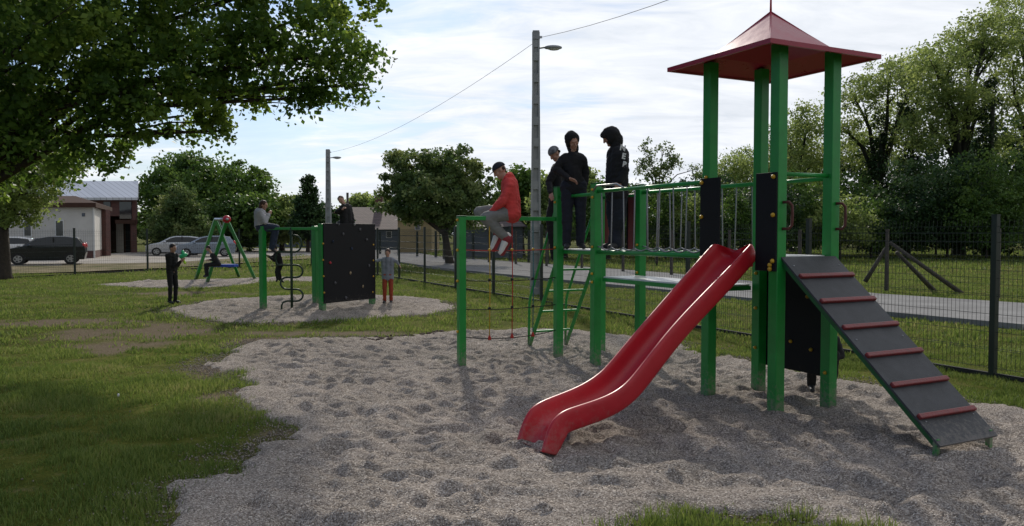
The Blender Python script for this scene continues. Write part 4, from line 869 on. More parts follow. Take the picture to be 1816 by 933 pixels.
# bed runs a little above the lower edge of the near wall; the far wall is as deep as the near one
dep_ = [max(.05, (NT[i].z-NB[i].z)) for i in range(len(NT))]
bm = bmesh.new(); secs = []
for i in range(len(NT)):
    a_ = NT[i]; b_ = FT[i]; cdir = (b_-a_); cdir.z = 0; cl = cdir.normalized(); t_ = (NT[min(i+1, 13)]-NT[max(i-1, 0)]).normalized(); nrm = cl.cross(t_); nrm = nrm if nrm.z > 0 or i > 10 else -nrm
    if i > 10 and nrm.dot(Vector((-U.x, -U.y, .2))) < 0: nrm = -nrm
    hgt = .165 if i > 0 else .13
    hgt = {0: .15, 13: .12, 12: .13}.get(i, .155)
    th = .034
    A0_ = a_; A1 = a_-nrm*hgt; B1 = b_-nrm*hgt; B0 = b_
    sec = [A0_-nrm*(hgt+.02)-cl*.012, A0_-nrm*.02-cl*.016, A0_-cl*.008+nrm*.004, A0_+cl*(th*.5)+nrm*.006, A0_+cl*th-nrm*.008, A1+cl*(th+.012)+nrm*.05, A1+cl*(th+.055)+nrm*.005, A1.lerp(B1, .5)-nrm*.006, B1-cl*(th+.055)+nrm*.005, B1-cl*(th+.012)+nrm*.05, B0-cl*th-nrm*.008, B0-cl*(th*.5)+nrm*.006, B0+cl*.008+nrm*.004, B0-nrm*.02+cl*.016, B0-nrm*(hgt+.02)+cl*.012, A1.lerp(B1, .92)-nrm*.028, A1.lerp(B1, .08)-nrm*.028]
    secs.append([bm.verts.new(p) for p in sec])
ns = len(secs[0])
for e_, o_ in ((0, 1), (-1, -2)):      # hold the ends square under the smoothing
    dup_ = [bm.verts.new(v.co.lerp(secs[o_][k].co, .06)) for k, v in enumerate(secs[e_])]
    secs.insert(1 if e_ == 0 else len(secs)-1, dup_)
for i in range(len(secs)-1):
    for k in range(ns): bm.faces.new((secs[i][k], secs[i][(k+1) % ns], secs[i+1][(k+1) % ns], secs[i+1][k]))
bm.faces.new(secs[0][::-1]); bm.faces.new(secs[-1])
sl = obj('slide', bm, M['red'], play, smooth=True); ss_ = sl.modifiers.new('s', 'SUBSURF'); ss_.levels = 2; ss_.render_levels = 2
bm = bmesh.new(); box(bm, W(-.058, .44, PZ-.02), (.02, .40, .13), U, Vv); obj('mounting_plate', bm, M['red'], sl, bevel=.004)
# net frame
nd_ = (P2-P1); nl = Vector((nd_.x, nd_.y, 0)); 
bm = bmesh.new(); bar(bm, P1+Z*1.785+nl*.02, P2+Z*1.785-nl*.03, .05, .05); obj('top_bar', bm, M['green'], play, bevel=.005)
def onnet(px, z):
    nrm = nl.cross(Z).normalized(); q = on_plane(px, 500, P1, nrm); return Vector((q.x, q.y, z))
net = []
for px, mm in ((868, 'ropeY'), (908, 'ropeR'), (945, 'ropeT')):
    r_ = pipe('net_rope', [onnet(px, 1.76), onnet(px+1, 1.0), onnet(px, .33)], .007, mm, n=6)
    bm = bmesh.new(); p = onnet(px, .30); tube(bm, [p+Z*-.01, p+Z*.01, p+Z*.045], [.024, .022, .01], 10); obj('rope_end', bm, M['ropeR'], r_, smooth=True)
    for zz in (1.4, 1.03, .68):
        bm = bmesh.new(); ellip(bm, onnet(px, zz), (.02, .02, .018), seg=8); obj('knot', bm, M['yellow' if zz > 1.1 else 'ropeK'], r_, smooth=True)
a_ = P1+nl*.03; b_ = P2-nl*.03
for zz, mm, sg in ((1.40, 'ropeR', .015), (1.03, 'ropeK', .02), (.68, 'ropeK', .02), (.345, 'ropeK', .05)):
    pipe('net_rope', [a_.lerp(b_, k/10)+Z*(zz-sg*4*(k/10)*(1-k/10)) for k in range(11)], .006, mm, n=5)
# ladder at the far end with curved handrails
for i in (.03, PA-.03):
    tp = W(i, PB+BL+.9, PZ-.02); ft = W(i, PB+BL+.9+.86, -.05)
    bm = bmesh.new(); bar(bm, tp, ft, .045, .03); obj('ladder_rail', bm, M['green'], play, bevel=.004)
    k1 = ft.lerp(tp, .05)+Vv*.02; k2 = W(i, PB+BL+.9+.82, .70); k3 = W(i, PB+BL+.9+.05, 2.0)
    pipe('handrail', [k1, k2-Z*.08, k2+Z*.02-Vv*.03, k2.lerp(k3, .5), k3], .018)
for k in range(4):
    z = .25+.29*k; f = (PZ-.02-z)/(PZ+.03); j = PB+BL+.9+.86*f
    bm = bmesh.new(); box(bm, W(PA/2, j, z), (PA-.08, .06, .025), U, Vv); obj('rung', bm, M['green'], play, bevel=.004)

# ================================================================== SECOND CLIMBING FRAME
L1 = G(467, 550); L2 = G(572, 551); R4 = G(660, 541); e1 = (R4-L2); e2 = (L2-L1); L3 = L1+e1
L3 = G(559, 531); 
fr2 = thing('climbing_frame', 'green climbing frame with black climbing wall and snake pole on the small gravel circle', 'climbing frame', (L1+R4)/2)
ux = e1.normalized()
for p, h in ((L1, 1.75), (L2, 1.80), (R4, 1.78), (L3, 1.78), (L1+(L3-L1)*.0+e1*0+(R4-L2)*.98, 1.72)):
    bm = bmesh.new(); box(bm, p+Z*((h-.15)/2), (.11, .11, h+.15), ux); obj('post', bm, M['green'], fr2, bevel=.006)
nrm2 = Vector((e1.y, -e1.x, 0)).normalized(); nrm2 = nrm2 if nrm2.y < 0 else -nrm2
bm = bmesh.new(); aw = L2-ux*.03+nrm2*.068; bw = R4+ux*.03+nrm2*.068
box(bm, (aw+bw)/2+Z*.98, ((bw-aw).length, .022, 1.66), ux); cw = obj('climbing_wall', bm, M['black'], fr2, bevel=.006)
M['cap'] = mat('hold_beige', (.34, .26, .16), .7); M['steelh'] = mat('hold_grey', (.09, .09, .10), .7)
hold = [(608, 415, 'steelh'), (638, 407, 'steelh'), (590, 428, 'denim'), (623, 441, 'denim'), (650, 425, 'steelh'), (585, 466, 'red'), (621, 484, 'cap'), (654, 471, 'steelh'), (594, 502, 'steelh'), (643, 508, 'cap'), (613, 528, 'steelh'), (600, 398, 'steelh'), (628, 398, 'rope')]
for px, py, mm in hold:
    q = on_plane(px, py, aw+nrm2*.011, nrm2); bm = bmesh.new(); ellip(bm, q+nrm2*.008, (.026, .02, .03), seg=8)
    for v in bm.verts: v.co += Vector([random.uniform(-.008, .008) for _ in range(3)])
    obj('hold', bm, M[mm], cw, smooth=True)
for px, py in ((573, 432), (573, 461), (574, 490), (575, 519), (662, 434), (662, 462), (662, 490), (661, 518)):
    q = on_plane(px, py, aw+nrm2*.011, nrm2); bm = bmesh.new(); ellip(bm, q, (.02, .02, .02), seg=8); obj('bolt', bm, M['yellow'], cw, smooth=True)
L5 = L1+(R4-L2)*.98
for a_, b_, mm in ((L1, L2, 'green'), (L1, L5, 'green'), (L5, R4, 'green')):
    bm = bmesh.new(); bar(bm, a_+Z*1.70, b_+Z*1.70, .045, .05); obj('top_bar', bm, M[mm], fr2, bevel=.005)
q1 = L5+Z*1.68; q2 = L3+Z*1.68
bm = bmesh.new(); tube(bm, [q1, q2], .03, 8); obj('pull_up_bar', bm, M['steel'], fr2, smooth=True)
sc = L1.lerp(L2, .485); e2n = e2.normalized(); sc.z = 0
bm = bmesh.new(); tube(bm, [sc-Z*.1, sc+Z*1.72], .028, 8); sp_ = obj('snake_pole', bm, M['snake'], fr2, smooth=True)
s_g = sc.y/FPX
zs = [zpx(y, sc.y) for y in (550, 534, 513, 492, 470, 447, 426)]
pts = []
def arc(cx_, z0, z1, sgn, rx):
    for k in range(0, 9):
        a_ = -math.pi/2+math.pi*k/8; pts.append(sc+e2n*(cx_+sgn*rx*math.cos(a_))+Z*((z0+z1)/2+(z1-z0)/2*math.sin(a_)))
pts.append(sc-e2n*.22-Z*.05)
pts += [sc-e2n*.22+Z*.1, sc-e2n*.19+Z*(zs[1]-.03), sc-e2n*.1+Z*zs[1]]
arc(.10, zs[1], zs[2], 1, .14); arc(-.10, zs[2], zs[3], -1, .14); arc(.10, zs[3], zs[4], 1, .14); pts.append(sc-e2n*.3+Z*zs[4]); pts.append(sc-e2n*.34+Z*(zs[4]+.12)); pts.append(sc-e2n*.3+Z*zs[5]); arc(.08, zs[5], zs[6]+.1, 1, .14); pts.append(sc+Z*(zs[6]+.1))
bm = bmesh.new(); tube(bm, pts, .02, 7); obj('snake_rung', bm, M['snake'], sp_, smooth=True)

# ================================================================== SWING
sw = thing('swing_set', 'green A frame swing with a red end cap and a blue seat', 'swing', G(405, 497))
Na = at(402, 389, 24.6); Fa = at(382, 389, 26.4); bd = (Fa-Na).normalized(); ld_ = Vector((-bd.y, bd.x, 0)).normalized(); ld_ = ld_ if ld_.x > 0 else -ld_
n1_, n2_ = G(366, 502), G(454, 496); f1__, f2__ = G(347, 494.5), G(425, 491)
for ap_, feet in ((Na, (n1_, n2_)), (Fa, (f1__, f2__))):
    for ft in feet: bm = bmesh.new(); bar(bm, ap_, ft-Z*.05, .1, .09, ld_); obj('leg', bm, M['green'], sw, bevel=.006)
bm = bmesh.new(); tube(bm, [Na-bd*.12, Fa+bd*.1], .045, 10); obj('top_beam', bm, M['steel'], sw, smooth=True)
bm = bmesh.new(); ellip(bm, Na+Z*.0, (.13, .10, .12)); obj('end_cap', bm, M['red'], sw, smooth=True)
sc1 = at(380, 471, 25.4); sc2 = at(419, 471, 25.2); dS = (sc2-sc1)
bm = bmesh.new(); bar(bm, sc1, sc2, .26, .09, Vector((-dS.y, dS.x, 0))); st = obj('seat', bm, M['blue'], sw, bevel=.02)
mid = (Na+Fa)/2
for f in (0.05, .95):
    bm = bmesh.new(); p = sc1.lerp(sc2, f); top_ = mid+bd*(.45-.9*f)*-1; tube(bm, [p+Z*.03, top_], .010, 5); obj('chain', bm, M['steel'], st)

# ================================================================== PEOPLE
M['sneaker'] = mat('sneaker', (.66, .64, .62), .6, col2=(.62, .60, .58), vscale=11); M['sneakred'] = mat('sneaker_red', (.22, .02, .03), .6)
def person(label, base, J, s=1.0, face=(0, -1, 0), top='kcloth', legs='kcloth', shoe='shoe', hair='hair', hood=None, cap=None, vox=.010, hands=(None, None), bulk=1.0, hairstyle='short', sleeves=True, extra=None, hem=.0, prop=None, capstrip=None, hooddown=False, shoescale=1.0):
    """J: head, neck, sh(L,R), el, wr, hip, kn, an -> world points"""
    t = thing('person', label, 'person', base); f = Vector(face).normalized(); hd = Vector(J['head']); nk = Vector(J['neck'])
    P = {k: [Vector(a) for a in v] for k, v in J.items() if isinstance(v, (list, tuple)) and k not in ('head', 'neck')}
    sh, el, wr, hp, kn, an = (P[k] for k in ('sh', 'el', 'wr', 'hip', 'kn', 'an'))
    upv = (hd-nk).normalized(); fx = (f-upv*f.dot(upv)).normalized(); sx = upv.cross(fx)   # head frame
    rot = Matrix((sx, fx, upv)).transposed()
    hs = s*1.0
    def H(a, b, c): return hd+sx*a*hs+fx*b*hs+upv*c*hs
    bm = bmesh.new()
    ellip(bm, H(0, -.012, .022), (.074*hs, .092*hs, .092*hs), rot); ellip(bm, H(0, .012, -.045), (.055*hs, .068*hs, .072*hs), rot)
    capsule(bm, H(0, .035, -.095), .026*hs, H(0, .058, -.088), .022*hs)            # chin
    capsule(bm, H(0, .085, .012), .010*hs, H(0, .100, -.030), .014*hs)             # nose
    capsule(bm, H(-.022, .080, .030), .013*hs, H(.022, .080, .030), .013*hs)       # brow
    for q in (-1, 1): ellip(bm, H(q*.076, -.008, -.008), (.012*hs, .020*hs, .030*hs), rot); ellip(bm, H(q*.04, .055, -.025), (.022*hs, .022*hs, .022*hs), rot)
    shm = (sh[0]+sh[1])/2; hpm = (hp[0]+hp[1])/2
    capsule(bm, H(0, -.015, -.07), .048*hs, shm.lerp(nk, .45), .052*s)
    capsule(bm, sh[0], .045*s, sh[1], .045*s); capsule(bm, shm, .08*s, hpm, .085*s); capsule(bm, hp[0], .07*s, hp[1], .07*s)
    for k in (0, 1):
        capsule(bm, sh[k].lerp(shm, .35), .075*s, hp[k], .075*s)
        capsule(bm, sh[k], .042*s, el[k], .032*s); capsule(bm, el[k], .032*s, wr[k], .022*s)
        capsule(bm, hp[k], .07*s, kn[k], .048*s); capsule(bm, kn[k], .048*s, an[k], .032*s)
        hdv = hands[k]; d = Vector(hdv[0]).normalized() if hdv else (wr[k]-el[k]).normalized(); pn = Vector(hdv[1]) if hdv else (hpm-wr[k]); pn = (pn-d*pn.dot(d)); pn = pn.normalized() if pn.length > 1e-4 else frame_of(d)[0]
        ac = d.cross(pn); curl = hdv[2] if hdv and len(hdv) > 2 else .5
        w0 = wr[k]; pb = w0+d*.075*s
        for a2 in (-.5, 0, .5): capsule(bm, w0+ac*a2*.03*s, .016*s, pb+ac*a2*.052*s, .013*s, 8, 3)
        for q, (o_, ln) in enumerate(((-1.5, .062), (-.5, .072), (.5, .068), (1.5, .052))):
            b0 = pb+ac*o_*.0185*s; d1 = (d*math.cos(curl*.6)+pn*math.sin(curl*.6)+ac*o_*.06).normalized(); d2 = (d*math.cos(curl*1.5)+pn*math.sin(curl*1.5)+ac*o_*.06).normalized()
            m_ = b0+d1*ln*.5*s; capsule(bm, b0, .0088*s, m_, .0082*s, 8, 3); capsule(bm, m_, .0082*s, m_+d2*ln*.5*s, .007*s, 8, 3)
        tb = w0+d*.02*s-ac*.022*s; td = (d*.65-ac*.7+pn*.25).normalized(); capsule(bm, tb, .011*s, tb+td*.035*s, .010*s, 8, 3); capsule(bm, tb+td*.035*s, .010*s, tb+td*.035*s+(d+pn*.3).normalized()*.028*s, .008*s, 8, 3)
    me = remesh(bm, vox*.8, 2)
    for mm in ('skin', 'eye', 'lip'): me.materials.append(M[mm])
    eyes = [H(-.031, .083, .004), H(.031, .083, .004)]; mouth = [H(-.014, .082, -.062), H(.014, .082, -.062), H(0, .084, -.062)]
    for p in me.polygons:
        c = p.center
        if any((c-e).length < .0125*hs for e in eyes): p.material_index = 1
        elif any((c-e).length < .0085*hs for e in mouth): p.material_index = 2
    link('body', me, t)
    def cloth(name, bm_, m_, v=vox, sm=3, par=t, fold=.006):
        me2 = remesh(bm_, v, sm); n_ = len(me2.vertices); co = np.empty(n_*3, np.float32); me2.vertices.foreach_get('co', co); co = co.reshape(-1, 3)
        no = np.empty(n_*3, np.float32); me2.vertices.foreach_get('normal', no); no = no.reshape(-1, 3)
        a_ = fbm(co[:, 0]*9+co[:, 2]*13+co[:, 1]*5+40, co[:, 2]*21-co[:, 0]*7+co[:, 1]*8+40, 3)-.5; co += no*(a_*fold*4)[:, None]*s
        me2.vertices.foreach_set('co', co.ravel()); me2.update(); me2.materials.append(M[m_]); return link(name, me2, par)
    b_ = bulk
    bm = bmesh.new(); capsule(bm, sh[0], .064*s*b_, sh[1], .064*s*b_); capsule(bm, shm, .105*s*b_, hpm+(shm-hpm)*.12, .112*s*b_); capsule(bm, nk.lerp(shm, .4), .062*s, shm, .09*s)
    hm = (hpm-shm).normalized()*hem
    if hem > .01: capsule(bm, shm, .10*s*b_, hpm+hm*.7, .108*s*b_); capsule(bm, hp[0]+hm+(sh[0]-hp[0])*.08, .098*s*b_, hp[1]+hm+(sh[1]-hp[1])*.08, .098*s*b_)
    for k in (0, 1):
        capsule(bm, sh[k].lerp(shm, .3), .088*s*b_, hp[k]+(shm-hpm)*.10+hm, .092*s*b_)
        if sleeves: capsule(bm, sh[k], .062*s*b_, el[k], .050*s*b_); capsule(bm, el[k], .050*s*b_, el[k].lerp(wr[k], .93), .036*s*b_)
        else: capsule(bm, sh[k], .062*s*b_, sh[k].lerp(el[k], .6), .055*s*b_)
    if hooddown: capsule(bm, H(-.05, -.07, -.13), .045*s, H(.05, -.07, -.13), .045*s); capsule(bm, H(0, -.09, -.13), .06*s, H(0, -.10, -.20), .04*s); capsule(bm, H(-.065, -.02, -.14), .034*s, H(.065, -.02, -.14), .034*s)
    if hood and 'bowed' in label: capsule(bm, H(0, .0, .05), .085*hs, H(0, .045, .045), .070*hs); capsule(bm, H(0, .0, -.03), .082*hs, H(0, .035, -.04), .066*hs)
    if hood:
        ellip(bm, H(0, -.03, .015), (.104*hs, .112*hs, .122*hs), rot); capsule(bm, H(0, -.06, -.06), .085*hs, nk-fx*.02, .085*s)
    tp = cloth('hoodie' if hood else 'top', bm, top)
    if hood:   # carve: pull hood front open by leaving the face proud of it
        mt = tp.data; bmx = bmesh.new(); bmx.from_mesh(mt); base_l = wloc(t)
        dele = []; bowed = 'bowed' in label
        for v in bmx.verts:
            q = v.co+base_l-hd; a2, b2, c2 = q.dot(sx)/hs, q.dot(fx)/hs, q.dot(upv)/hs
            if b2 > (.055 if bowed else .012) and (a2/(.055 if bowed else .068))**2+((c2+.03)/(.080 if bowed else .098))**2 < 1: dele.append(v)
        bmesh.ops.delete(bmx, geom=dele, context='VERTS'); bmx.to_mesh(mt); bmx.free()
    bm = bmesh.new(); capsule(bm, hp[0], .095*s*b_, hp[1], .095*s*b_); capsule(bm, hpm, .098*s*b_, hpm+(shm-hpm)*.15, .095*s*b_)
    for k in (0, 1): capsule(bm, hp[k], .090*s*b_, kn[k], .068*s*b_); capsule(bm, kn[k], .068*s*b_, an[k]+(kn[k]-an[k])*.05, .054*s*b_)
    cloth('trousers', bm, legs)
    for k in (0, 1):
        fd_ = Vector(J['toe'][k])-an[k]; bm = bmesh.new(); toe = Vector(J['toe'][k]); hl = an[k]-fd_.normalized()*.035*s
        ks = s*shoescale; capsule(bm, hl, .040*ks, an[k].lerp(toe, .4), .042*ks); capsule(bm, an[k].lerp(toe, .3), .043*ks, toe, .034*ks); so = cloth('shoe', bm, shoe, vox*.9, 2, fold=.001)
        if shoe == 'sneaker':
            bm = bmesh.new(); capsule(bm, an[k]+(kn[k]-an[k]).normalized()*.02, .052*ks, an[k]-(kn[k]-an[k]).normalized()*.012, .053*ks); obj('collar', bm, M['sneakred'], so, smooth=True)
            sd_ = (toe-an[k]).normalized(); dn_ = (an[k]-kn[k]).normalized(); bm = bmesh.new(); capsule(bm, hl+dn_*.032, .036*ks, toe+dn_*.018, .032*ks); obj('sole', bm, M['sneakred'], so, smooth=True)
    if cap:
        bm = bmesh.new(); bmesh.ops.create_uvsphere(bm, u_segments=20, v_segments=12, radius=1, matrix=Matrix.Translation(H(0, -.012, .035)) @ rot.to_4x4() @ Matrix.Diagonal((.087*hs, .106*hs, .095*hs, 1)))
        bmesh.ops.delete(bm, geom=[v for v in bm.verts if (v.co-H(0, 0, .028)).dot(upv) < -.004], context='VERTS')
        co = obj('cap', bm, M[cap], t, smooth=True); sm_ = co.modifiers.new('s', 'SOLIDIFY'); sm_.thickness = .006
        if capstrip != 'nobrim':
            bm = bmesh.new(); vs = []
            for k in range(9): a2 = math.pi*k/8; vs.append(H(math.cos(a2)*.068, .075+math.sin(a2)*.085, .035-math.sin(a2)*.015))
            prism(bm, vs, upv*.006); obj('brim', bm, M[cap], co)
    if hair and not hood:
        bm = bmesh.new()
        if hairstyle == 'long':
            ellip(bm, H(0, -.028, .032), (.090*hs, .098*hs, .098*hs), rot); capsule(bm, H(-.05, -.05, -.02), .05*hs, H(-.06, -.045, -.14), .035*hs); capsule(bm, H(.05, -.05, -.02), .05*hs, H(.06, -.045, -.14), .035*hs); capsule(bm, H(0, -.07, -.02), .06*hs, H(0, -.07, -.16), .04*hs)
        elif cap: capsule(bm, H(-.055, -.06, -.0), .03*hs, H(.055, -.06, -.0), .03*hs); capsule(bm, H(0, -.07, .0), .035*hs, H(0, -.065, -.04), .03*hs)
        else:
            ellip(bm, H(0, -.026, .040), (.083*hs, .093*hs, .088*hs), rot); capsule(bm, H(0, -.06, .0), .05*hs, H(0, -.058, -.05), .035*hs)
        cloth('hair', bm, hair, vox*.9, 2, fold=.004)
    return t, H

def stand(x, y, z, h, fdir, sw_=.0):  # generic standing skeleton scaled to height h, facing fdir
    f = Vector(fdir).normalized(); r = f.cross(Z); s = h/1.7; b = Vector((x, y, z)); q = lambda a, c, u: b+r*a*s+f*c*s+Z*u*s
    return dict(head=q(0, .03, 1.575), neck=q(0, 0, 1.42), sh=[q(-.17, 0, 1.36), q(.17, 0, 1.36)], el=[q(-.24, -.02, 1.08), q(.24, -.02, 1.08)], wr=[q(-.25, .06, .84), q(.25, .06, .84)],
                hip=[q(-.09, 0, .90), q(.09, 0, .90)], kn=[q(-.10, .03, .48), q(.10, .03, .48)], an=[q(-.10, 0, .06), q(.10, 0, .06)], toe=[q(-.12, .14, .035), q(.12, .14, .035)]), s, q

# 1 boy in red seated on the bar
bp = onnet(905, 1.81); Dr = bp.y; Db = bp
def A_(px, py, dd=0): return at(px, py, Dr+dd)
perp = nl.cross(Z).normalized(); perp = perp if perp.y > 0 else -perp
J = dict(head=A_(886, 303, .0), neck=A_(897, 321, .0), sh=[A_(905, 328, .12), A_(903, 329, -.14)], el=[A_(893, 352, .2), A_(893, 356, -.20)], wr=[A_(872, 373, .17), A_(871, 377, -.12)],
         hip=[A_(909, 376, .09), A_(907, 377, -.09)], kn=[A_(850, 376, .13), A_(862, 386, -.14)], an=[A_(884, 414, .06), A_(899, 423, -.07)], toe=[A_(874, 440, .05), A_(889, 447, -.07)])
person('boy in a red hoodie, grey trousers and navy cap sitting on the green bar', bp, J, .86, (-1, -.12, -.22), 'rcloth', 'gcloth', 'sneaker', 'hairb', None, 'ncloth', .009, hands=((Vector((-1, 0, -.25)), Vector((0, 0, -1)), .4), (Vector((-1, 0, -.25)), Vector((0, 0, -1)), .4)), bulk=1.24, hem=.03, hooddown=True, shoescale=1.35)
# 2 hooded boy facing the viewer
y2 = W(.16, PB+BL+.55); J, s, q = stand(tpx(1017, y2.y), y2.y, PZ+.016, 1.50, (.12, -1, 0))
J['head'] = q(.03, .08, 1.535)
hz = at(1014, 322, y2.y-.16); J['el'][0] = at(986, 300, y2.y-.02); J['wr'][0] = at(1010, 317, y2.y-.18); J['wr'][1] = at(1036, 336, y2.y+.02); J['el'][1] = at(1039, 306, y2.y+.05)
J['sh'] = [at(999, 283, y2.y), at(1032, 283, y2.y)]
if (J['head']-J['sh'][0]).length: pass
person('slim boy in a plain black hoodie facing the camera on the platform', y2, J, s*1.02, (.25, -1, -.12), 'kcloth', 'ncloth', 'shoe', None, True, None, .009, hands=((Vector((.9, -.2, -.35)), Vector((0, -.5, -1)), .55), None), bulk=1.12, hem=.06)
# 3 hooded boy in profile with white marks on the sleeve
y3 = W(.42, PB+BL+.22); J, s, q = stand(tpx(1092, y3.y), y3.y, PZ+.016, 1.58, (-.86, -.5, 0))
J['head'] = at(1082, 243, y3.y-.02); J['neck'] = at(1091, 262, y3.y); J['sh'] = [at(1084, 276, y3.y-.16+.02), at(1103, 274, y3.y+.14)]
J['sh'] = [at(1101, 275, y3.y-.13), at(1090, 274, y3.y+.15)]; J['el'] = [at(1107, 302, y3.y-.17), at(1083, 302, y3.y+.18)]; J['wr'] = [at(1099, 322, y3.y-.20), at(1080, 322, y3.y+.05)]
J['hip'] = [at(1097, 336, y3.y-.09), at(1090, 336, y3.y+.09)]; J['kn'] = [at(1098, 386, y3.y-.09), at(1088, 386, y3.y+.09)]; J['an'] = [q(.09, -.02, .06), q(-.09, .05, .06)]; J['toe'] = [q(.10, .13, .035), q(-.12, .19, .035)]
p3, H3 = person('boy in a black hooded jacket with white lettering on the sleeve, head bowed', y3, J, s*1.02, (-.95, .1, -.55), 'kcloth', 'ncloth', 'shoe', None, True, None, .009, bulk=1.36, hem=.08)
# lettering patches on the sleeve, follow the upper arm
for k, tx in enumerate(('N', 'E', 'B')):
    cu = bpy.data.curves.new('letter', 'FONT'); cu.body = tx; cu.size = .095; cu.offset = .004; cu.extrude = .002; cu.align_x = 'CENTER'; cu.align_y = 'CENTER'
    tmp = bpy.data.objects.new('t', cu); C.objects.link(tmp); dg = bpy.context.evaluated_depsgraph_get(); me = bpy.data.meshes.new_from_object(tmp.evaluated_get(dg)); bpy.data.objects.remove(tmp)
    c_ = at(1101.5+k*1.6, 265+k*14.5, y3.y-.145-.02*k); nrm_ = Vector((.25, -1, .05)).normalized()
    c_ = c_+Vector((0, -.15, 0)); me.transform(Matrix.Translation(c_) @ nrm_.to_track_quat('Z', 'Y').to_matrix().to_4x4() @ Matrix.Rotation(R(-12), 4, 'Z')); me.materials.append(M['white']); link('sleeve_letter', me, p3)
# 4 boy with patterned cap on the ladder
y4 = W(.3, PB+BL+.877+.27); D4_ = y4.y
B_ = lambda px, py, dd=0: at(px, py, D4_+dd)
J = dict(head=B_(983, 273, -.05), neck=B_(992, 288, 0), sh=[B_(985, 300, -.15), B_(1000, 297, .15)], el=[B_(973, 325, -.2), B_(1000, 325, .2)], wr=[B_(977, 343, -.32), B_(985, 345, .0)], hip=[B_(985, 352, -.08), B_(999, 352, .09)],
         kn=[B_(975, 388, -.13), B_(985, 390, .07)], an=[W(.03, PB+BL+.9+.12, 1.26), W(.10, PB+BL+.9+.20, 1.26)], toe=[W(.03, PB+BL+.9+.02, 1.24), W(.08, PB+BL+.9+.08, 1.24)])
person('boy in a patterned grey cap on the ladder behind the hooded boys', y4, J, .82, (-.8, -.6, -.55), 'kcloth', 'kcloth', 'shoe', 'hair', None, 'pattern', .010, bulk=1.1, capstrip='nobrim')
# 5 girl in grey on the second frame
D5 = L1.y+.15; B_ = lambda px, py, dd=0: at(px, py, D5+dd)
J = dict(head=B_(468, 364), neck=B_(465, 374), sh=[B_(459, 378, .12), B_(463, 379, -.12)], el=[B_(468, 395, .18), B_(470, 393, -.2)], wr=[B_(477, 380, .06), B_(477, 380, -.1)], hip=[B_(462, 402, .09), B_(463, 402, -.09)],
         kn=[B_(489, 404, .12), B_(489, 405, -.12)], an=[B_(484, 440, .1), B_(482, 441, -.1)], toe=[B_(490, 446, .1), B_(489, 447, -.1)])
person('girl with dark hair and a pale grey jumper sitting on the left green post', L1, J, .84, (1, -.15, -.35), 'lcloth', 'denim', 'shoe', 'hairb', None, None, .014, bulk=1.42, hairstyle='long')
# 6 boy sitting above the climbing wall
D6 = (L2.y+R4.y)/2+.15; B_ = lambda px, py, dd=0: at(px, py, D6+dd)
J = dict(head=B_(605, 355), neck=B_(611, 363), sh=[B_(608, 368, -.12), B_(620, 369, .1)], el=[B_(597, 376, -.2), B_(610, 382, .15)], wr=[B_(606, 371, -.28), B_(598, 377, -.05)], hip=[B_(610, 394, -.09), B_(622, 394, .09)],
         kn=[B_(600, 398, .32), B_(616, 400, .36)], an=[B_(598, 436, .36), B_(614, 438, .38)], toe=[B_(596, 442, .5), B_(612, 444, .52)])
person('boy in black sitting on top of the black climbing wall with crossed arms', (L2+R4)/2, J, .84, (-.35, -1, -.1), 'kcloth', 'kcloth', 'shoe', 'hairb', None, None, .014, bulk=1.15)
# 7 child on the snake pole
D7 = sc.y+.25; B_ = lambda px, py, dd=0: at(px, py, D7+dd)
J = dict(head=B_(486, 440), neck=B_(490, 448), sh=[B_(489, 452, .08), B_(494, 451, -.08)], el=[B_(482, 457, .12), B_(487, 462, -.14)], wr=[B_(474, 454, .1), B_(477, 455, -.1)], hip=[B_(496, 471, .06), B_(497, 470, -.06)],
         kn=[B_(491, 482, .07), B_(494, 481, -.08)], an=[B_(493, 494, .06), B_(497, 496, -.07)], toe=[B_(490, 499, .06), B_(502, 500, -.07)])
person('small child in black climbing beside the snake pole', sc, J, .62, (-1, -.2, -.1), 'kcloth', 'kcloth', 'shoe', 'hair', None, None, .012, bulk=1.15)
# 8 child with orange trousers
b8 = G(688, 540); J, s, q = stand(b8.x, b8.y, .03, 1.22, (.05, -1, 0)); D8 = b8.y
J['el'] = [at(674, 461, D8-.02), at(703, 463, D8)]; J['wr'] = [at(663, 464, D8-.1), at(708, 470, D8+.02)]
person('small child in grey shirt and orange trousers right of the black climbing wall', b8, J, s*1.08, (-.1, -1, 0), 'bcloth', 'ocloth', 'shoe', 'hairb', None, None, .012, bulk=.95, hem=.10)
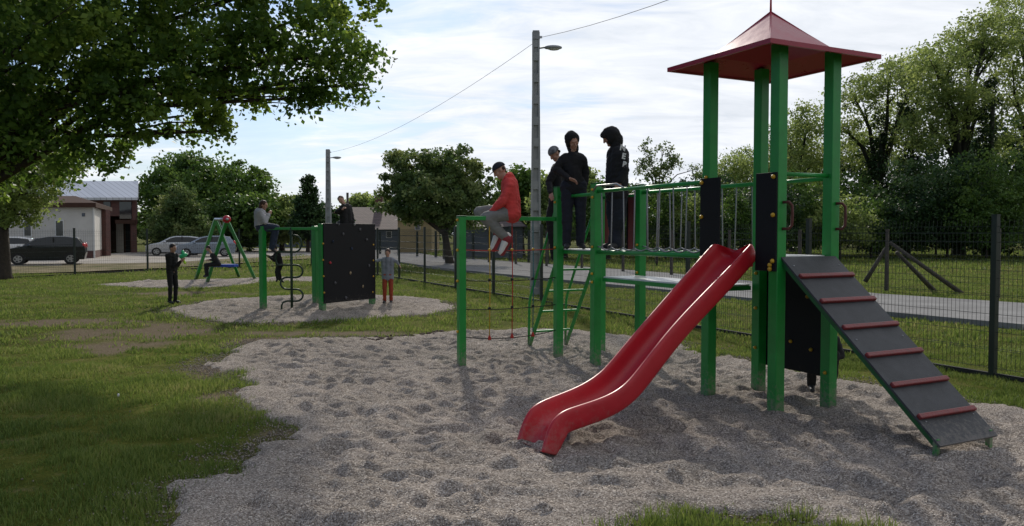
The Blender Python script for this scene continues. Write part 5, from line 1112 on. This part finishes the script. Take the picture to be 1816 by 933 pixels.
# 9 child with water gun
b9 = G(306, 540); J, s, q = stand(b9.x, b9.y, .02, 1.36, (.85, -.35, 0)); D9 = b9.y
J['head'] = q(0, .05, 1.56); J['el'] = [at(309, 474, D9-.1), at(314, 472, D9+.12)]; J['wr'] = [at(321, 463, D9-.12), at(322, 462, D9+.05)]
person('child dressed in black standing on the lawn holding a green water toy', b9, J, s*1.02, (1, -.2, -.15), 'kcloth', 'kcloth', 'shoe', 'hair', None, None, .012, bulk=.95)
t = thing('water_gun', 'green and lime plastic water gun held by the child in black', 'toy', at(325, 458, D9-.03))
g = lambda px, py, dd=0: at(px, py, D9-.04+dd)
bm = bmesh.new(); capsule(bm, g(322, 455), .05, g(327, 452), .055); capsule(bm, g(325, 452), .035, g(324, 446), .03); obj('tank', bm, M['gun'], t, smooth=True)
bm = bmesh.new(); capsule(bm, g(324, 458), .02, g(328, 466), .03); obj('grip', bm, M['lime'], t, smooth=True)
bm = bmesh.new(); tube(bm, [g(327, 452), g(333, 451)], [.022, .012], 8); obj('nozzle', bm, M['gun'], t, smooth=True)
# 10 child on the swing
D10 = 25.2; B_ = lambda px, py, dd=0: at(px, py, D10+dd)
J = dict(head=B_(369, 441), neck=B_(374, 450), sh=[B_(377, 453, .12), B_(378, 453, -.12)], el=[B_(379, 461, .16), B_(379, 461, -.16)], wr=[B_(371, 461, .13), B_(371, 461, -.13)], hip=[B_(387, 468, .08), B_(387, 468, -.08)],
         kn=[B_(365, 470, .09), B_(366, 470, -.09)], an=[B_(366, 488, .09), B_(368, 489, -.09)], toe=[B_(361, 490, .09), B_(363, 491, -.09)])
person('child in black sitting on the blue swing seat', G(372, 494), J, .78, (-1, -.1, -.3), 'kcloth', 'kcloth', 'shoe', 'hair', None, None, .016, bulk=1.15)
# 11 child crouching behind the lower black panel, only the shoes show
y11 = W(PA+.42, .45); J, s, q = stand(y11.x, y11.y, .03, 1.3, (-.3, -1, 0))
J['hip'] = [q(-.09, -.15, .28), q(.09, -.15, .28)]; J['kn'] = [q(-.14, .18, .50), q(.14, .18, .50)]; J['an'] = [q(-.12, -.02, .07), q(.12, -.02, .07)]; J['sh'] = [q(-.15, .02, .68), q(.15, .02, .68)]; J['neck'] = q(0, .04, .76); J['head'] = q(0, .1, .90)
J['el'] = [q(-.22, .12, .5), q(.22, .12, .5)]; J['wr'] = [q(-.1, .26, .45), q(.1, .26, .45)]
person('child in dark clothes crouching behind the lower black tower panel', y11, J, s, (-.3, -1, -.2), 'kcloth', 'kcloth', 'shoe', 'hair', None, None, .014, bulk=1.05)
# small litter on the lawn
for k, (px, py, r_) in enumerate(((210, 706, .011),)):
    bm = bmesh.new(); ellip(bm, G(px, py)+Z*.03, (r_, r_, r_*1.6), seg=8); o = obj('litter', bm, M['white'], smooth=True); tag(o, ('white scrap lying in the middle of the lawn', 'tiny pale scrap in the shaded grass at the lower left')[k], 'litter')
